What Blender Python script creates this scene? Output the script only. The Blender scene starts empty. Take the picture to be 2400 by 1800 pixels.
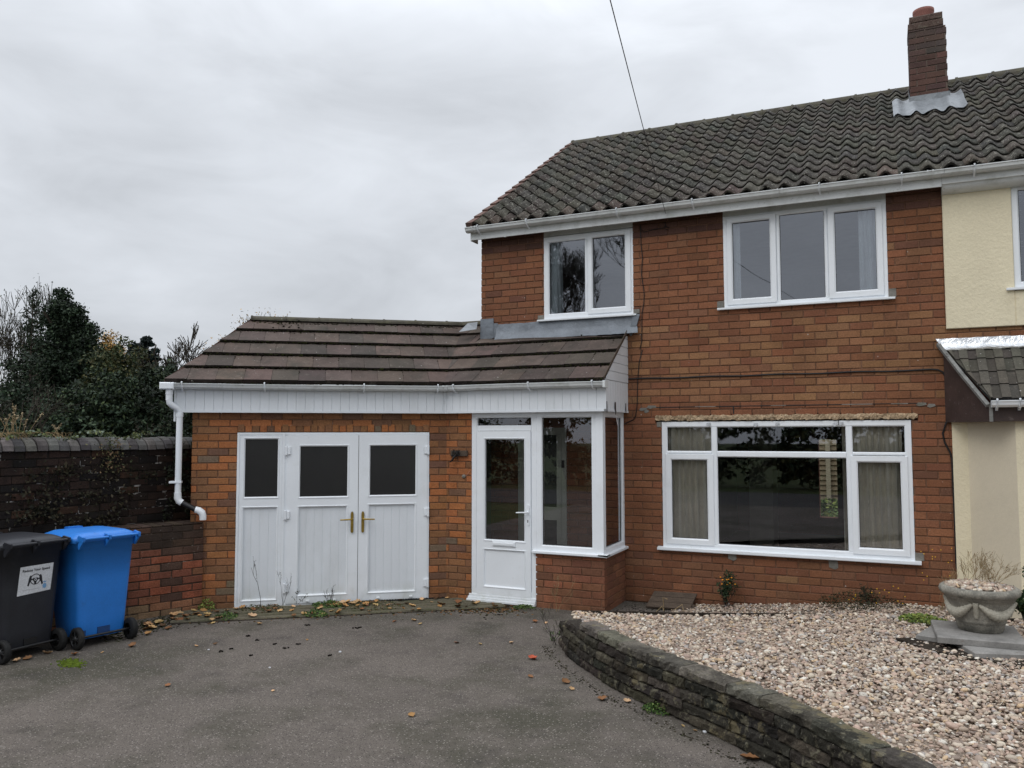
import bpy, bmesh, math, random
import numpy as np
from mathutils import Vector, Matrix
random.seed(7); rng=np.random.default_rng(11)
S=bpy.context.scene; COL=S.collection
R=math.radians
# ------------------------------------------------------------------ camera
F_PX,PITCH,ROLL,PHI=1898.2,.0619952,-.0016572,.4326839
CAMZ=1.95
fwv=np.array([-math.sin(PHI)*math.cos(PITCH),math.cos(PHI)*math.cos(PITCH),math.sin(PITCH)])
rv=np.array([math.cos(PHI),math.sin(PHI),0]); uv=np.cross(rv,fwv)
r2=rv*math.cos(ROLL)+uv*math.sin(ROLL); u2=-rv*math.sin(ROLL)+uv*math.cos(ROLL)
def ray(x,y): return fwv+(x-1200)/F_PX*r2-(y-900)/F_PX*u2
def gp(x,y,z=0.):            # photo pixel -> point on the level plane z
    v=ray(x,y); t=(z-CAMZ)/v[2]; return (v[0]*t,v[1]*t,z)
def dp(x,y,d):               # photo pixel at forward distance d
    v=ray(x,y)*d; return (v[0],v[1],v[2]+CAMZ)
cd=bpy.data.cameras.new('camera'); cam=bpy.data.objects.new('camera',cd); COL.objects.link(cam)
cd.sensor_width=36; cd.lens=36*F_PX/2400; cd.clip_start=.05; cd.clip_end=3000
m=Matrix.Identity(4)
for i in range(3): m[i][0]=r2[i]; m[i][1]=u2[i]; m[i][2]=-fwv[i]
m[0][3],m[1][3],m[2][3]=0,0,CAMZ
cam.matrix_world=m; S.camera=cam
# ------------------------------------------------------------------ materials
def newmat(name):
    m=bpy.data.materials.new(name); m.use_nodes=True; nt=m.node_tree
    return m,nt,nt.nodes['Principled BSDF'],nt.nodes,nt.links
def noise(nt,scale,detail=4,rough=.6,vec=None,dist=0):
    n=nt.nodes.new('ShaderNodeTexNoise'); n.inputs['Scale'].default_value=scale; n.inputs['Detail'].default_value=detail
    n.inputs['Roughness'].default_value=rough; n.inputs['Distortion'].default_value=dist
    if vec is not None: nt.links.new(vec,n.inputs['Vector'])
    return n.outputs['Fac']
def ramp(nt,fac,a,b,lo=0.,hi=1.):
    n=nt.nodes.new('ShaderNodeMapRange'); n.inputs[1].default_value=a; n.inputs[2].default_value=b
    n.inputs[3].default_value=lo; n.inputs[4].default_value=hi; n.clamp=True
    nt.links.new(fac,n.inputs[0]); return n.outputs[0]
def mth(nt,op,a,b=None):
    n=nt.nodes.new('ShaderNodeMath'); n.operation=op
    for i,v in enumerate((a,b)):
        if v is None: continue
        if isinstance(v,(int,float)): n.inputs[i].default_value=v
        else: nt.links.new(v,n.inputs[i])
    return n.outputs[0]
def mix(nt,fac,a,b,mode='MIX'):
    n=nt.nodes.new('ShaderNodeMix'); n.data_type='RGBA'; n.blend_type=mode
    for s,v in ((n.inputs['Factor'],fac),(n.inputs[6],a),(n.inputs[7],b)):
        if isinstance(v,(int,float)): s.default_value=v
        elif isinstance(v,tuple): s.default_value=(*v[:3],1)
        else: nt.links.new(v,s)
    return n.outputs[2]
def M(name,col=(.5,.5,.5),rough=.7,attr=False,var=.15,vs=6.,fine=.15,fs=80.,patches=(),specks=(),bump=None,spec=.4,metal=0.,vec_scale=None,grad=None):
    """procedural surface: colour (per-piece attribute), broad + fine variation, patches (scale,lo,hi,colour,amount,detail)"""
    m,nt,b,N,L=newmat(name)
    tc=N.new('ShaderNodeTexCoord').outputs['Object']
    if vec_scale:
        mp=N.new('ShaderNodeMapping'); mp.inputs['Scale'].default_value=vec_scale; L.new(tc,mp.inputs['Vector']); tv=mp.outputs[0]
    else: tv=tc
    if attr:
        a=N.new('ShaderNodeAttribute'); a.attribute_name='Col'; c=a.outputs['Color']
    else:
        rgb=N.new('ShaderNodeRGB'); rgb.outputs[0].default_value=(*col,1); c=rgb.outputs[0]
    def scale(c,fac): 
        vm=N.new('ShaderNodeVectorMath'); vm.operation='SCALE'; L.new(c,vm.inputs[0]); L.new(fac,vm.inputs['Scale']); return vm.outputs[0]
    if var: c=scale(c,ramp(nt,noise(nt,vs,5,.65,tv),.3,.7,1-var,1+var))
    if fine: c=scale(c,ramp(nt,noise(nt,fs,3,.7,tc),.3,.7,1-fine,1+fine))
    for p in patches:
        sc,lo,hi,pc,am=p[:5]; det=p[5] if len(p)>5 else 6
        f=mth(nt,'MULTIPLY',ramp(nt,noise(nt,sc,det,.7,tv if len(p)>6 else tc),lo,hi),am)
        if len(p)>7:   # height mask z0..z1
            sx=N.new('ShaderNodeSeparateXYZ'); L.new(tc,sx.inputs[0]); f=mth(nt,'MULTIPLY',f,ramp(nt,sx.outputs[2],p[7][0],p[7][1]))
        c=mix(nt,f,c,pc)
    for sc,rad,pc,pb in specks:
        v=N.new('ShaderNodeTexVoronoi'); v.inputs['Scale'].default_value=sc; L.new(tc,v.inputs['Vector'])
        near=ramp(nt,v.outputs['Distance'],rad*1.2,rad*.6)
        sx=N.new('ShaderNodeSeparateColor'); L.new(v.outputs['Color'],sx.inputs[0])
        pick=ramp(nt,sx.outputs[0],1-pb,1-pb+.01)
        c=mix(nt,mth(nt,'MULTIPLY',near,pick),c,pc)
    L.new(c,b.inputs['Base Color']); b.inputs['Roughness'].default_value=rough; b.inputs['Metallic'].default_value=metal
    b.inputs['Specular IOR Level'].default_value=spec
    if bump:
        prev=None
        for sc,st,di in bump:
            bn=N.new('ShaderNodeBump'); bn.inputs['Strength'].default_value=st; bn.inputs['Distance'].default_value=di
            L.new(noise(nt,sc,5,.65,tc),bn.inputs['Height'])
            if prev: L.new(prev,bn.inputs['Normal'])
            prev=bn.outputs[0]
        L.new(prev,b.inputs['Normal'])
    return m
def glassmat(name,wav_s,wav,base=.05,tint=(.97,.98,.97),mult=1.6):
    m=bpy.data.materials.new(name); m.use_nodes=True; nt=m.node_tree; N=nt.nodes; L=nt.links; N.clear()
    out=N.new('ShaderNodeOutputMaterial'); mx=N.new('ShaderNodeMixShader'); tr=N.new('ShaderNodeBsdfTransparent'); gl=N.new('ShaderNodeBsdfGlossy')
    tr.inputs[0].default_value=(*tint,1); gl.inputs['Roughness'].default_value=.012; gl.inputs[0].default_value=(.9,.93,1,1)
    fr=N.new('ShaderNodeFresnel'); fr.inputs[0].default_value=1.5
    f=mth(nt,'ADD',mth(nt,'MULTIPLY',fr.outputs[0],mult),base); f=mth(nt,'MINIMUM',f,1.)
    L.new(f,mx.inputs[0]); L.new(tr.outputs[0],mx.inputs[1]); L.new(gl.outputs[0],mx.inputs[2]); L.new(mx.outputs[0],out.inputs[0])
    tc=N.new('ShaderNodeTexCoord').outputs['Object']
    bn=N.new('ShaderNodeBump'); bn.inputs['Strength'].default_value=1; bn.inputs['Distance'].default_value=wav
    L.new(noise(nt,wav_s,1.5,.4,tc,.6),bn.inputs['Height']); L.new(bn.outputs[0],gl.inputs['Normal'])
    return m
LIME=(.5,.47,.43)
m_brick=M('brick',attr=True,rough=.9,var=.22,vs=2.2,fine=.26,fs=60,patches=[(1.1,.52,.72,(.10,.05,.035),.35),(14,.62,.75,(.08,.045,.035),.35),(1.6,.40,.62,(.05,.042,.022),.5,6,1,(.50,.02))],specks=[(16,.10,LIME,.035),(38,.12,LIME,.02)],bump=[(60,.5,.006),(220,.4,.003)],spec=.2)
m_brickbase=m_brick
m_mortar=M('mortar',(.180,.098,.062),rough=.95,var=.3,vs=5,fine=.25,fs=70,patches=[(9,.62,.7,(.33,.27,.22),.45)],bump=[(90,.6,.006)],spec=.15)
m_brick_old=M('sooty brick',attr=True,rough=.9,var=.3,vs=4,fine=.3,fs=70,patches=[(2.2,.52,.7,(.010,.009,.008),.7),(3.1,.6,.75,(.035,.04,.018),.5)],specks=[(14,.11,(.5,.48,.45),.05),(30,.14,(.45,.43,.4),.04)],bump=[(40,.7,.01),(160,.5,.004)],spec=.2)
m_mortar_old=M('old lime mortar',(.022,.018,.015),rough=.95,var=.3,vs=5,patches=[(5.5,.56,.61,(.45,.43,.40),.9)],bump=[(70,.7,.008)],spec=.1)
m_mortar_low=M('worn mortar',(.07,.05,.038),rough=.95,var=.3,vs=5,patches=[(7,.62,.68,(.40,.36,.31),.8)],bump=[(70,.7,.008)],spec=.1)
m_pvc=M('white upvc',(.80,.83,.86),rough=.36,var=.035,vs=2,fine=.015,patches=[(3.5,.55,.8,(.55,.56,.52),.3),(7,.35,.7,(.36,.36,.27),.5,6,1,(.20,.0)),(26,.64,.72,(.45,.45,.42),.3)],spec=.5)
m_pvc_dirty=M('weathered white plastic',(.66,.68,.68),rough=.5,var=.06,vs=2,fine=.05,patches=[(5,.5,.72,(.30,.31,.27),.5),(24,.6,.75,(.12,.13,.09),.55)],spec=.4)
m_clad=M('white cladding board',(.72,.75,.78),rough=.4,var=.04,vs=1.5,fine=.02,patches=[(2.5,.5,.75,(.45,.46,.44),.3,6,1),(7,.35,.7,(.36,.36,.27),.55,6,1,(.24,.04))],vec_scale=(1,1,.35),spec=.4)
m_groove=M('shadowed groove',(.36,.38,.38),rough=.7,var=.1)
m_gasket=M('black rubber gasket',(.012,.012,.012),rough=.6,var=.0,fine=0)
m_glass=glassmat('window glass',.8,.0006,.085)
m_glass_up=glassmat('wavy window glass',1.5,.0035,.11,(.72,.77,.80),1.9)
m_glass_dark=M('obscure dark glass',(.008,.0075,.007),rough=.33,var=.25,vs=3,fine=.3,fs=140,spec=.6,bump=[(150,.25,.002)],specks=[(60,.1,(.06,.06,.055),.05)])
m_brass=M('brass',(.42,.29,.07),rough=.32,metal=.9,var=.2,vs=20,fine=.1)
m_lead=M('lead sheet',(.17,.19,.215),rough=.55,var=.22,vs=4,fine=.1,patches=[(6,.5,.7,(.09,.10,.11),.5),(18,.64,.74,(.42,.44,.46),.4)],bump=[(7,.5,.03),(40,.3,.006)],spec=.5,metal=.25)
m_lead_pale=M('pale lead sheet',(.21,.225,.24),rough=.5,var=.2,vs=8,fine=.1,patches=[(9,.5,.7,(.25,.27,.29),.5)],bump=[(9,.6,.03),(50,.4,.006)],spec=.5,metal=.2)
m_foil=M('foil flashing tape',(.52,.53,.54),rough=.22,metal=.85,var=.1,vs=5,fine=.05,bump=[(4,.7,.03),(24,.25,.005)],patches=[(7,.55,.7,(.3,.3,.3),.4)])
m_pantile=M('weathered pantile',attr=True,rough=.9,var=.28,vs=5,fine=.3,fs=60,patches=[(4,.55,.75,(.055,.06,.035),.6),(17,.54,.64,(.14,.135,.11),.5),(30,.58,.64,(.36,.35,.30),.85)],bump=[(35,.6,.012),(140,.5,.004)],spec=.2)
m_flat=M('flat concrete tile',attr=True,rough=.88,var=.22,vs=3,fine=.22,fs=70,patches=[(3.5,.50,.68,(.042,.040,.032),.65),(13,.56,.68,(.16,.135,.115),.45),(26,.62,.70,(.03,.028,.02),.6)],specks=[(15,.11,(.42,.40,.38),.10),(34,.15,(.33,.32,.30),.10)],bump=[(30,.5,.008),(160,.5,.003)],spec=.25)
m_ridge=M('ridge tile',(.085,.078,.062),rough=.95,var=.3,vs=6,fine=.3,patches=[(7,.5,.68,(.13,.125,.07),.6)],specks=[(24,.14,(.4,.4,.36),.1)],bump=[(40,.7,.01)],spec=.15)
m_verge=M('verge tile',(.13,.075,.06),rough=.8,var=.25,vs=6,patches=[(9,.55,.7,(.05,.045,.04),.6)],bump=[(50,.4,.005)],spec=.25)
m_moss=M('moss',attr=True,rough=1,var=.35,vs=20,fine=.3,fs=150,bump=[(120,1,.01)],spec=.05)
m_terra=M('terracotta pot',(.24,.10,.080),rough=.8,var=.15,vs=8,patches=[(12,.58,.7,(.14,.07,.06),.5)])
m_cement=M('cement',(.20,.19,.17),rough=.95,var=.3,vs=8,patches=[(9,.52,.7,(.09,.095,.06),.6)],bump=[(40,.6,.01)],spec=.15)
m_render=M('cream render',(.74,.665,.485),rough=.92,var=.07,vs=1.3,fine=.05,fs=60,patches=[(3,.58,.75,(.50,.42,.28),.3)],bump=[(30,.7,.010),(90,.5,.004)],spec=.15)
m_render_s=M('smooth shaded cream render',(.66,.59,.455),rough=.9,var=.07,vs=2,fine=.04,patches=[(4,.55,.75,(.45,.39,.28),.35)],bump=[(16,.35,.01)],spec=.15)  # smooth finish; shade of the splayed bay sides put into the darker tone
m_brown=M('dark brown board',(.045,.028,.024),rough=.6,var=.3,vs=6,patches=[(18,.60,.68,(.30,.27,.25),.35,6,1,(2.5,2.1))],bump=[(60,.3,.004)],spec=.4)
m_oldpaint=M('grey weathered board',(.19,.19,.18),rough=.8,var=.3,vs=9,patches=[(20,.55,.65,(.05,.045,.04),.7)],spec=.2)
m_conc=M('rough concrete lintel',(.42,.31,.20),rough=.95,var=.28,vs=14,fine=.3,fs=60,specks=[(40,.25,(.60,.50,.38),.25),(50,.25,(.14,.09,.06),.2)],bump=[(22,1,.03),(80,.8,.012)],spec=.15)
m_slab=M('grey paving slab',(.26,.25,.235),rough=.9,var=.2,vs=3,fine=.15,fs=90,patches=[(4,.45,.65,(.12,.115,.108),.6),(13,.64,.72,(.14,.09,.06),.4)],bump=[(60,.3,.004)],spec=.2)
m_planter=M('cast stone planter',(.25,.235,.20),rough=.95,var=.3,vs=7,fine=.25,fs=80,patches=[(6,.5,.66,(.085,.085,.075),.75),(14,.6,.7,(.42,.40,.33),.5)],bump=[(30,.7,.012),(120,.5,.005)],spec=.15)
m_stone=M('lichened walling stone',attr=True,rough=.95,var=.38,vs=5,fine=.35,fs=60,patches=[(2.6,.50,.66,(.016,.014,.012),.8),(4.2,.57,.62,(.16,.135,.08),.75),(11,.56,.63,(.18,.165,.115),.65),(34,.63,.69,(.34,.32,.25),.6)],specks=[(22,.16,(.42,.40,.33),.05)],bump=[(24,.9,.02),(90,.8,.008)],spec=.15)
m_asph=M('asphalt',(.126,.108,.093),rough=.93,var=.14,vs=1.1,fine=.42,fs=150,patches=[(.7,.47,.62,(.050,.049,.032),.75,8),(2.3,.54,.70,(.045,.040,.036),.6,8),(1.7,.60,.72,(.16,.135,.115),.35,8)],specks=[(62,.36,(.24,.215,.19),.30),(90,.38,(.022,.019,.018),.34),(5,.03,(.6,.58,.54),.15)],bump=[(130,.8,.006),(60,.4,.006)],spec=.25)
m_rib=M('mossy ribbed paving',(.135,.12,.085),rough=.95,var=.3,vs=6,fine=.3,fs=60,patches=[(3,.48,.66,(.045,.055,.020),.7),(9,.56,.7,(.03,.026,.02),.6)],bump=[(50,.8,.01)],spec=.15)
m_soil=M('dark soil',(.035,.028,.022),rough=1,var=.4,vs=4,fine=.3,fs=50,bump=[(30,1,.02)],spec=.1)
m_gbase=M('gravel bedding',(.24,.19,.15),rough=1,var=.3,vs=9,fine=.4,fs=70,bump=[(60,1,.02)],spec=.1)
m_pebble=M('river pebble',attr=True,rough=.6,var=.12,vs=30,fine=.12,fs=200,spec=.35)
m_grass=M('rough grass ground',(.05,.065,.025),rough=1,var=.4,vs=.8,fine=.4,fs=20,patches=[(.6,.5,.7,(.05,.04,.025),.7)],spec=.1)
m_road=M('road surface',(.06,.058,.055),rough=.95,var=.2,vs=.6,fine=.3,fs=90,spec=.2)
m_leaf=M('foliage',attr=True,rough=.7,var=.0,fine=.0,spec=.25)
m_bark=M('bark',(.055,.045,.036),rough=.95,var=.3,vs=10,spec=.1)
m_twig=M('twig',(.052,.045,.036),rough=.95,var=.2,vs=10,spec=.1)
m_drystem=M('dry stalk',(.30,.22,.12),rough=.9,var=.2,vs=20,spec=.1)
m_darkstem=M('dark dry stalk',(.045,.038,.035),rough=.9,var=.3,vs=30,spec=.1)
m_wood=M('weathered wood',(.085,.063,.047),rough=.85,var=.3,vs=6,fine=.25,fs=60,patches=[(8,.5,.7,(.035,.027,.022),.6,6,1)],vec_scale=(1.5,9,9),bump=[(40,.4,.006)],spec=.25)
m_fence=M('larch fence board',(.22,.18,.12),rough=.85,var=.2,vs=5,fine=.15,vec_scale=(1,1,8),spec=.2)
m_cable=M('black cable',(.010,.010,.011),rough=.6,var=0,fine=0)
m_black=M('black plastic',(.012,.012,.013),rough=.42,var=.15,vs=8,fine=.1,spec=.45)
m_binblack=M('charcoal bin plastic',(.020,.021,.026),rough=.48,var=.2,vs=5,fine=.12,fs=120,patches=[(10,.60,.75,(.07,.07,.07),.3)],bump=[(200,.25,.002)],spec=.45)
m_binblue=M('blue bin plastic',(.022,.185,.60),rough=.42,var=.08,vs=4,fine=.05,patches=[(7,.60,.78,(.03,.09,.24),.45),(26,.66,.74,(.16,.28,.5),.25)],bump=[(200,.2,.002)],spec=.5)
m_tyre=M('black rubber tyre',(.012,.012,.012),rough=.75,var=.3,vs=20,patches=[(12,.55,.7,(.05,.045,.04),.5)],spec=.3)
m_paper=M('worn white sticker',(.62,.63,.65),rough=.55,var=.08,vs=10,patches=[(14,.6,.7,(.3,.3,.3),.4)],spec=.4)
m_ink=M('black ink',(.02,.02,.025),rough=.6,var=0,fine=0)
m_crest=M('pale blue ink',(.16,.33,.55),rough=.6,var=0,fine=0)
m_greyink=M('faded grey ink',(.35,.36,.38),rough=.6,var=0,fine=0)
m_wallint=M('plaster interior',(.38,.36,.32),rough=.9,var=.1,fine=0)
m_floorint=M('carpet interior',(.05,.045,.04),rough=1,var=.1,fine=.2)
m_curtain=M('grey beige curtain',(.74,.70,.61),rough=.95,var=.1,vs=8,fine=.1,spec=.1)
m_net=M('pale net curtain',(.90,.92,.92),rough=.95,var=.08,vs=8,fine=.1,spec=.1)
m_rag=M('silver tape scrap',(.55,.57,.60),rough=.4,var=.2,vs=20,metal=.3)
m_yflower=M('yellow flower',(.75,.42,.03),rough=.7,var=.1)
# ------------------------------------------------------------------ mesh builder
class Fr:
    def __init__(s,o,a,b,c=(0,0,1)): s.o,s.a,s.b,s.c=[Vector(v) for v in (o,a,b,c)]
    def __call__(s,a,b,c): return s.o+s.a*a+s.b*b+s.c*c
WORLD=Fr((0,0,0),(1,0,0),(0,1,0))
class MB:
    def __init__(s,fr=WORLD): s.V=[];s.F=[];s.M=[];s.C=[];s.S=[];s.fr=fr;s.smooth=False
    def face(s,pts,mat=0,col=(1,1,1),smooth=False,local=True):
        i=len(s.V); s.V.extend([s.fr(*p) if local else Vector(p) for p in pts]); s.F.append(tuple(range(i,i+len(pts)))); s.M.append(mat); s.C.append(col); s.S.append(smooth)
    def grid(s,P,mat=0,col=(1,1,1),smooth=True,closeu=False,closev=False,local=True):
        nu=len(P); nv=len(P[0]); i0=len(s.V)
        for row in P: s.V.extend([s.fr(*p) if local else Vector(p) for p in row])
        for u in range(nu if closeu else nu-1):
            for v in range(nv if closev else nv-1):
                a=i0+u*nv+v; b=i0+((u+1)%nu)*nv+v; c=i0+((u+1)%nu)*nv+(v+1)%nv; d=i0+u*nv+(v+1)%nv
                s.F.append((a,b,c,d)); s.M.append(mat); s.C.append(col(u,v) if callable(col) else col); s.S.append(smooth)
    def box(s,a0,a1,b0,b1,c0,c1,mat=0,col=(1,1,1),ch=0):
        i=len(s.V)
        if ch<=0:
            s.V.extend([s.fr(a,b,c) for a in(a0,a1) for b in(b0,b1) for c in(c0,c1)])
            fs=[(0,1,3,2),(4,6,7,5),(0,4,5,1),(2,3,7,6),(0,2,6,4),(1,5,7,3)]
        else:   # chamfered toward +b (the side one sees)
            for a,c in((a0,c0),(a1,c0),(a1,c1),(a0,c1)): s.V.append(s.fr(a,b0,c))
            for a,c in((a0,c0),(a1,c0),(a1,c1),(a0,c1)): s.V.append(s.fr(a,b1-ch,c))
            for a,c in((a0+ch,c0+ch),(a1-ch,c0+ch),(a1-ch,c1-ch),(a0+ch,c1-ch)): s.V.append(s.fr(a,b1,c))
            fs=[(0,3,2,1),(8,9,10,11)]
            for k in range(4):
                n=(k+1)%4; fs+= [(k,n,4+n,4+k),(4+k,4+n,8+n,8+k)]
        for f in fs: s.F.append(tuple(i+j for j in f)); s.M.append(mat); s.C.append(col); s.S.append(False)
    def prism(s,poly,b0,b1,mat=0,col=(1,1,1),axis='b'):
        """poly in (a,c), extruded along b; axis='c': poly in (a,b) extruded along c; axis='a': poly in (b,c) extruded along a"""
        f={'b':lambda p,t:(p[0],t,p[1]),'c':lambda p,t:(p[0],p[1],t),'a':lambda p,t:(t,p[0],p[1])}[axis]
        n=len(poly); i=len(s.V)
        s.V.extend([s.fr(*f(p,b0)) for p in poly]+[s.fr(*f(p,b1)) for p in poly])
        fs=[tuple(range(n-1,-1,-1)),tuple(range(n,2*n))]+[(k,(k+1)%n,n+(k+1)%n,n+k) for k in range(n)]
        for q in fs: s.F.append(tuple(i+j for j in q)); s.M.append(mat); s.C.append(col); s.S.append(False)
    def ring(s,a0,a1,c0,c1,w,b0,b1,mat=0,bead=.012,col=(1,1,1)):
        """mitred frame member swept round a rectangle, with a sloped glazing bead inside"""
        prof=[(0,b0),(0,b1-.003),(.003,b1),(w-bead,b1),(w,b1-bead*.9),(w,b0)]
        P=[]
        for k in range(4):
            row=[]
            for t,b in prof:
                x=[a0+t,a1-t,a1-t,a0+t][k]; z=[c0+t,c0+t,c1-t,c1-t][k]; row.append((x,b,z))
            P.append(row)
        s.grid(P,mat,col,smooth=False,closeu=True,closev=True)
    def tube(s,pts,r,n=8,mat=0,col=(1,1,1),cap=True,local=True,smooth=True):
        pts=[(s.fr(*p) if local else Vector(p)) for p in pts]; rs=r if isinstance(r,(list,tuple)) else [r]*len(pts)
        P=[];up=Vector((.13,.31,.94))
        for i,p in enumerate(pts):
            t=(pts[min(i+1,len(pts)-1)]-pts[max(i-1,0)]); t=t.normalized() if t.length>1e-9 else Vector((0,0,1))
            u=t.cross(up); u=u.normalized() if u.length>1e-3 else t.cross(Vector((1,0,0))).normalized(); v=t.cross(u)
            P.append([p+(u*math.cos(2*math.pi*k/n)+v*math.sin(2*math.pi*k/n))*rs[i] for k in range(n)])
        s.grid(P,mat,col,smooth=smooth,closev=True,local=False)
        if cap and n>3:
            for q in (P[0],P[-1]): s.face(q,mat,col,local=False)
    def lathe(s,prof,o,n=24,mat=0,col=(1,1,1),axis=None,smooth=True):
        """prof (r,h) about axis through o (world)"""
        o=Vector(o); ax=Vector(axis or (0,0,1)).normalized(); u=ax.orthogonal().normalized(); v=ax.cross(u)
        P=[[o+ax*h+(u*math.cos(2*math.pi*k/n)+v*math.sin(2*math.pi*k/n))*r for k in range(n)] for r,h in prof]
        s.grid(P,mat,col,smooth=smooth,closev=True,local=False)
    def blob(s,c,rx,ry,rz,mat=0,col=(1,1,1),n=6,jit=.25):
        P=[]
        for i in range(n//2+1):
            th=math.pi*i/(n//2); row=[]
            for k in range(n):
                ph=2*math.pi*k/n; j=1+random.uniform(-jit,jit)
                row.append((c[0]+rx*j*math.sin(th)*math.cos(ph),c[1]+ry*j*math.sin(th)*math.sin(ph),c[2]+rz*math.cos(th)*(1+random.uniform(-jit,jit)/2)))
            P.append(row)
        s.grid(P,mat,col,closev=True,local=False)
    def build(s,name,mats,parent=None,fix=True,label=None):
        me=bpy.data.meshes.new(name); me.from_pydata([tuple(v) for v in s.V],[],s.F)
        for m_ in (mats if isinstance(mats,(list,tuple)) else [mats]): me.materials.append(m_)
        me.polygons.foreach_set('material_index',s.M)
        me.polygons.foreach_set('use_smooth',s.S)
        if fix:
            bm=bmesh.new(); bm.from_mesh(me)
            bmesh.ops.recalc_face_normals(bm,faces=bm.faces); bm.to_mesh(me); bm.free()
        ca=me.color_attributes.new('Col','FLOAT_COLOR','CORNER')
        lt=np.array([len(f) for f in s.F]); c=np.ones((len(s.F),4),np.float32); c[:,:3]=np.array(s.C,np.float32).reshape(-1,3)
        ca.data.foreach_set('color',np.repeat(c,lt,axis=0).ravel())
        me.update()
        return link(name,me,parent,label)
def link(name,me,parent=None,label=None):
    o=bpy.data.objects.new(name,me); COL.objects.link(o)
    if parent is not None:
        o.parent=parent
        if parent.type=='EMPTY': o.matrix_parent_inverse=Matrix.Translation(-parent.location)
    if label: o['label']=label
    return o
def thing(name,label,cat,loc=(0,0,0),group=None):
    o=bpy.data.objects.new(name,None); COL.objects.link(o); o.location=loc; o.empty_display_size=.2
    return tag(o,label,cat,group)
def tag(o,label,cat,group=None,kind=None):
    if label: o['label']=label
    if cat: o['category']=cat
    if group: o['group']=group
    if kind: o['kind']=kind
    return o
def struct(o,label=None,cat=None): 
    o['kind']='structure'; return tag(o,label,cat)
def npmesh(name,V,Fc,C,mats,parent=None,smooth=False):
    """V (n,3), Fc (m,k) indices, C (n,3) per-vertex colour"""
    me=bpy.data.meshes.new(name); n=len(V); mm,k=Fc.shape
    me.vertices.add(n); me.vertices.foreach_set('co',np.ascontiguousarray(V,np.float32).ravel())
    me.loops.add(mm*k); me.loops.foreach_set('vertex_index',Fc.astype(np.int32).ravel())
    me.polygons.add(mm); me.polygons.foreach_set('loop_start',np.arange(0,mm*k,k,dtype=np.int32))
    me.polygons.foreach_set('use_smooth',np.full(mm,smooth))
    me.update(calc_edges=True); me.validate()
    for m_ in (mats if isinstance(mats,(list,tuple)) else [mats]): me.materials.append(m_)
    ca=me.color_attributes.new('Col','FLOAT_COLOR','POINT'); c=np.ones((n,4),np.float32); c[:,:3]=C; ca.data.foreach_set('color',c.ravel())
    return link(name,me,parent)
def jc(c,v=.12):
    k=1+random.uniform(-v,v); return tuple(max(.003,x*k*(1+random.uniform(-v,v)*.3)) for x in c)
# ------------------------------------------------------------------ brickwork
GA,BL=.0825,.2286
def bricks(mb,a0,a1,c0,c1,palf,holes=(),mat=0,mmat=1,thick=.22,j=.011,ga=GA,bl=BL,ph=0.,b1=0.,endl=0,endr=0,soldier=(),depth=.09,jit=.0015):
    # mortar core, cut round the holes
    e=.006
    xs=sorted({a0+endl*e,a1-endr*e,*[v for h in holes for v in (h[0]-e,h[1]+e) if a0<v<a1]}); zs=sorted({c0,c1-.004,*[v for h in holes for v in (h[2]-e,h[3]+e) if c0<v<c1]})
    for i in range(len(xs)-1):
        run=None
        for k in range(len(zs)-1):
            mx,mz=(xs[i]+xs[i+1])/2,(zs[k]+zs[k+1])/2
            inh=any(h[0]-e<mx<h[1]+e and h[2]-e<mz<h[3]+e for h in holes)
            if inh:
                if run is not None: mb.box(xs[i],xs[i+1],-thick,b1-.009,run,zs[k],mmat,(1,1,1)); run=None
            elif run is None: run=zs[k]
        if run is not None: mb.box(xs[i],xs[i+1],-thick,b1-.009,run,zs[-1],mmat,(1,1,1))
    def brick(x0,x1,z0,z1,r,q):
        if x1-x0<.018 or z1-z0<.015: return
        c=palf((x0+x1)/2,(z0+z1)/2)
        mb.box(x0+random.uniform(-jit,jit),x1+random.uniform(-jit,jit),-depth,b1+random.uniform(-.002,.0018),z0+random.uniform(-jit,jit),z1+random.uniform(-jit,jit),mat,c,ch=.0035)
    r=0; z=c0
    nrow=int(math.ceil((c1-c0)/ga-1e-6))
    cuts=list(holes)+list(soldier)
    for r in range(nrow):
        z0=c0+r*ga; z1=min(z0+ga,c1); zz0=z0+j/2; zz1=z1-j/2
        if zz1-zz0<.015: continue
        off=(r%2)*.5*bl+ph+random.uniform(-.006,.006)
        x=a0-bl+((-off)%bl)-bl
        while x<a1:
            x0,x1=x,x+bl; x=x1
            segs=[(max(x0,a0-(j/2 if x0<a0 else 0)),min(x1,a1+(j/2 if x1>a1 else 0)))]
            segs=[(max(x0,a0),min(x1,a1))]
            for h in cuts:
                if h[2]<(z0+z1)/2<h[3]:
                    ns=[]
                    for s0,s1 in segs:
                        if h[1]<=s0 or h[0]>=s1: ns.append((s0,s1)); continue
                        if h[0]>s0: ns.append((s0,h[0]))
                        if h[1]<s1: ns.append((h[1],s1))
                    segs=ns
            for s0,s1 in segs:
                l=j/2 if abs(s0-x0)<1e-6 else 0; rr=j/2 if abs(s1-x1)<1e-6 else 0
                if s1-s0>.03: brick(s0+l,s1-rr,zz0,zz1,r,0)
    for h in soldier:
        n=max(1,round((h[1]-h[0])/.0825)); w=(h[1]-h[0])/n
        for i in range(n): brick(h[0]+i*w+.005,h[0]+(i+1)*w-.005,h[2]+.005,h[3]-.005,0,0)
def pick(pal,w=None,v=.10): return jc(random.choices(pal,w)[0],v)
HP=[(.208,.088,.046),(.188,.080,.044),(.224,.096,.050),(.200,.094,.052),(.150,.070,.044),(.25,.132,.068)]
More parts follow.
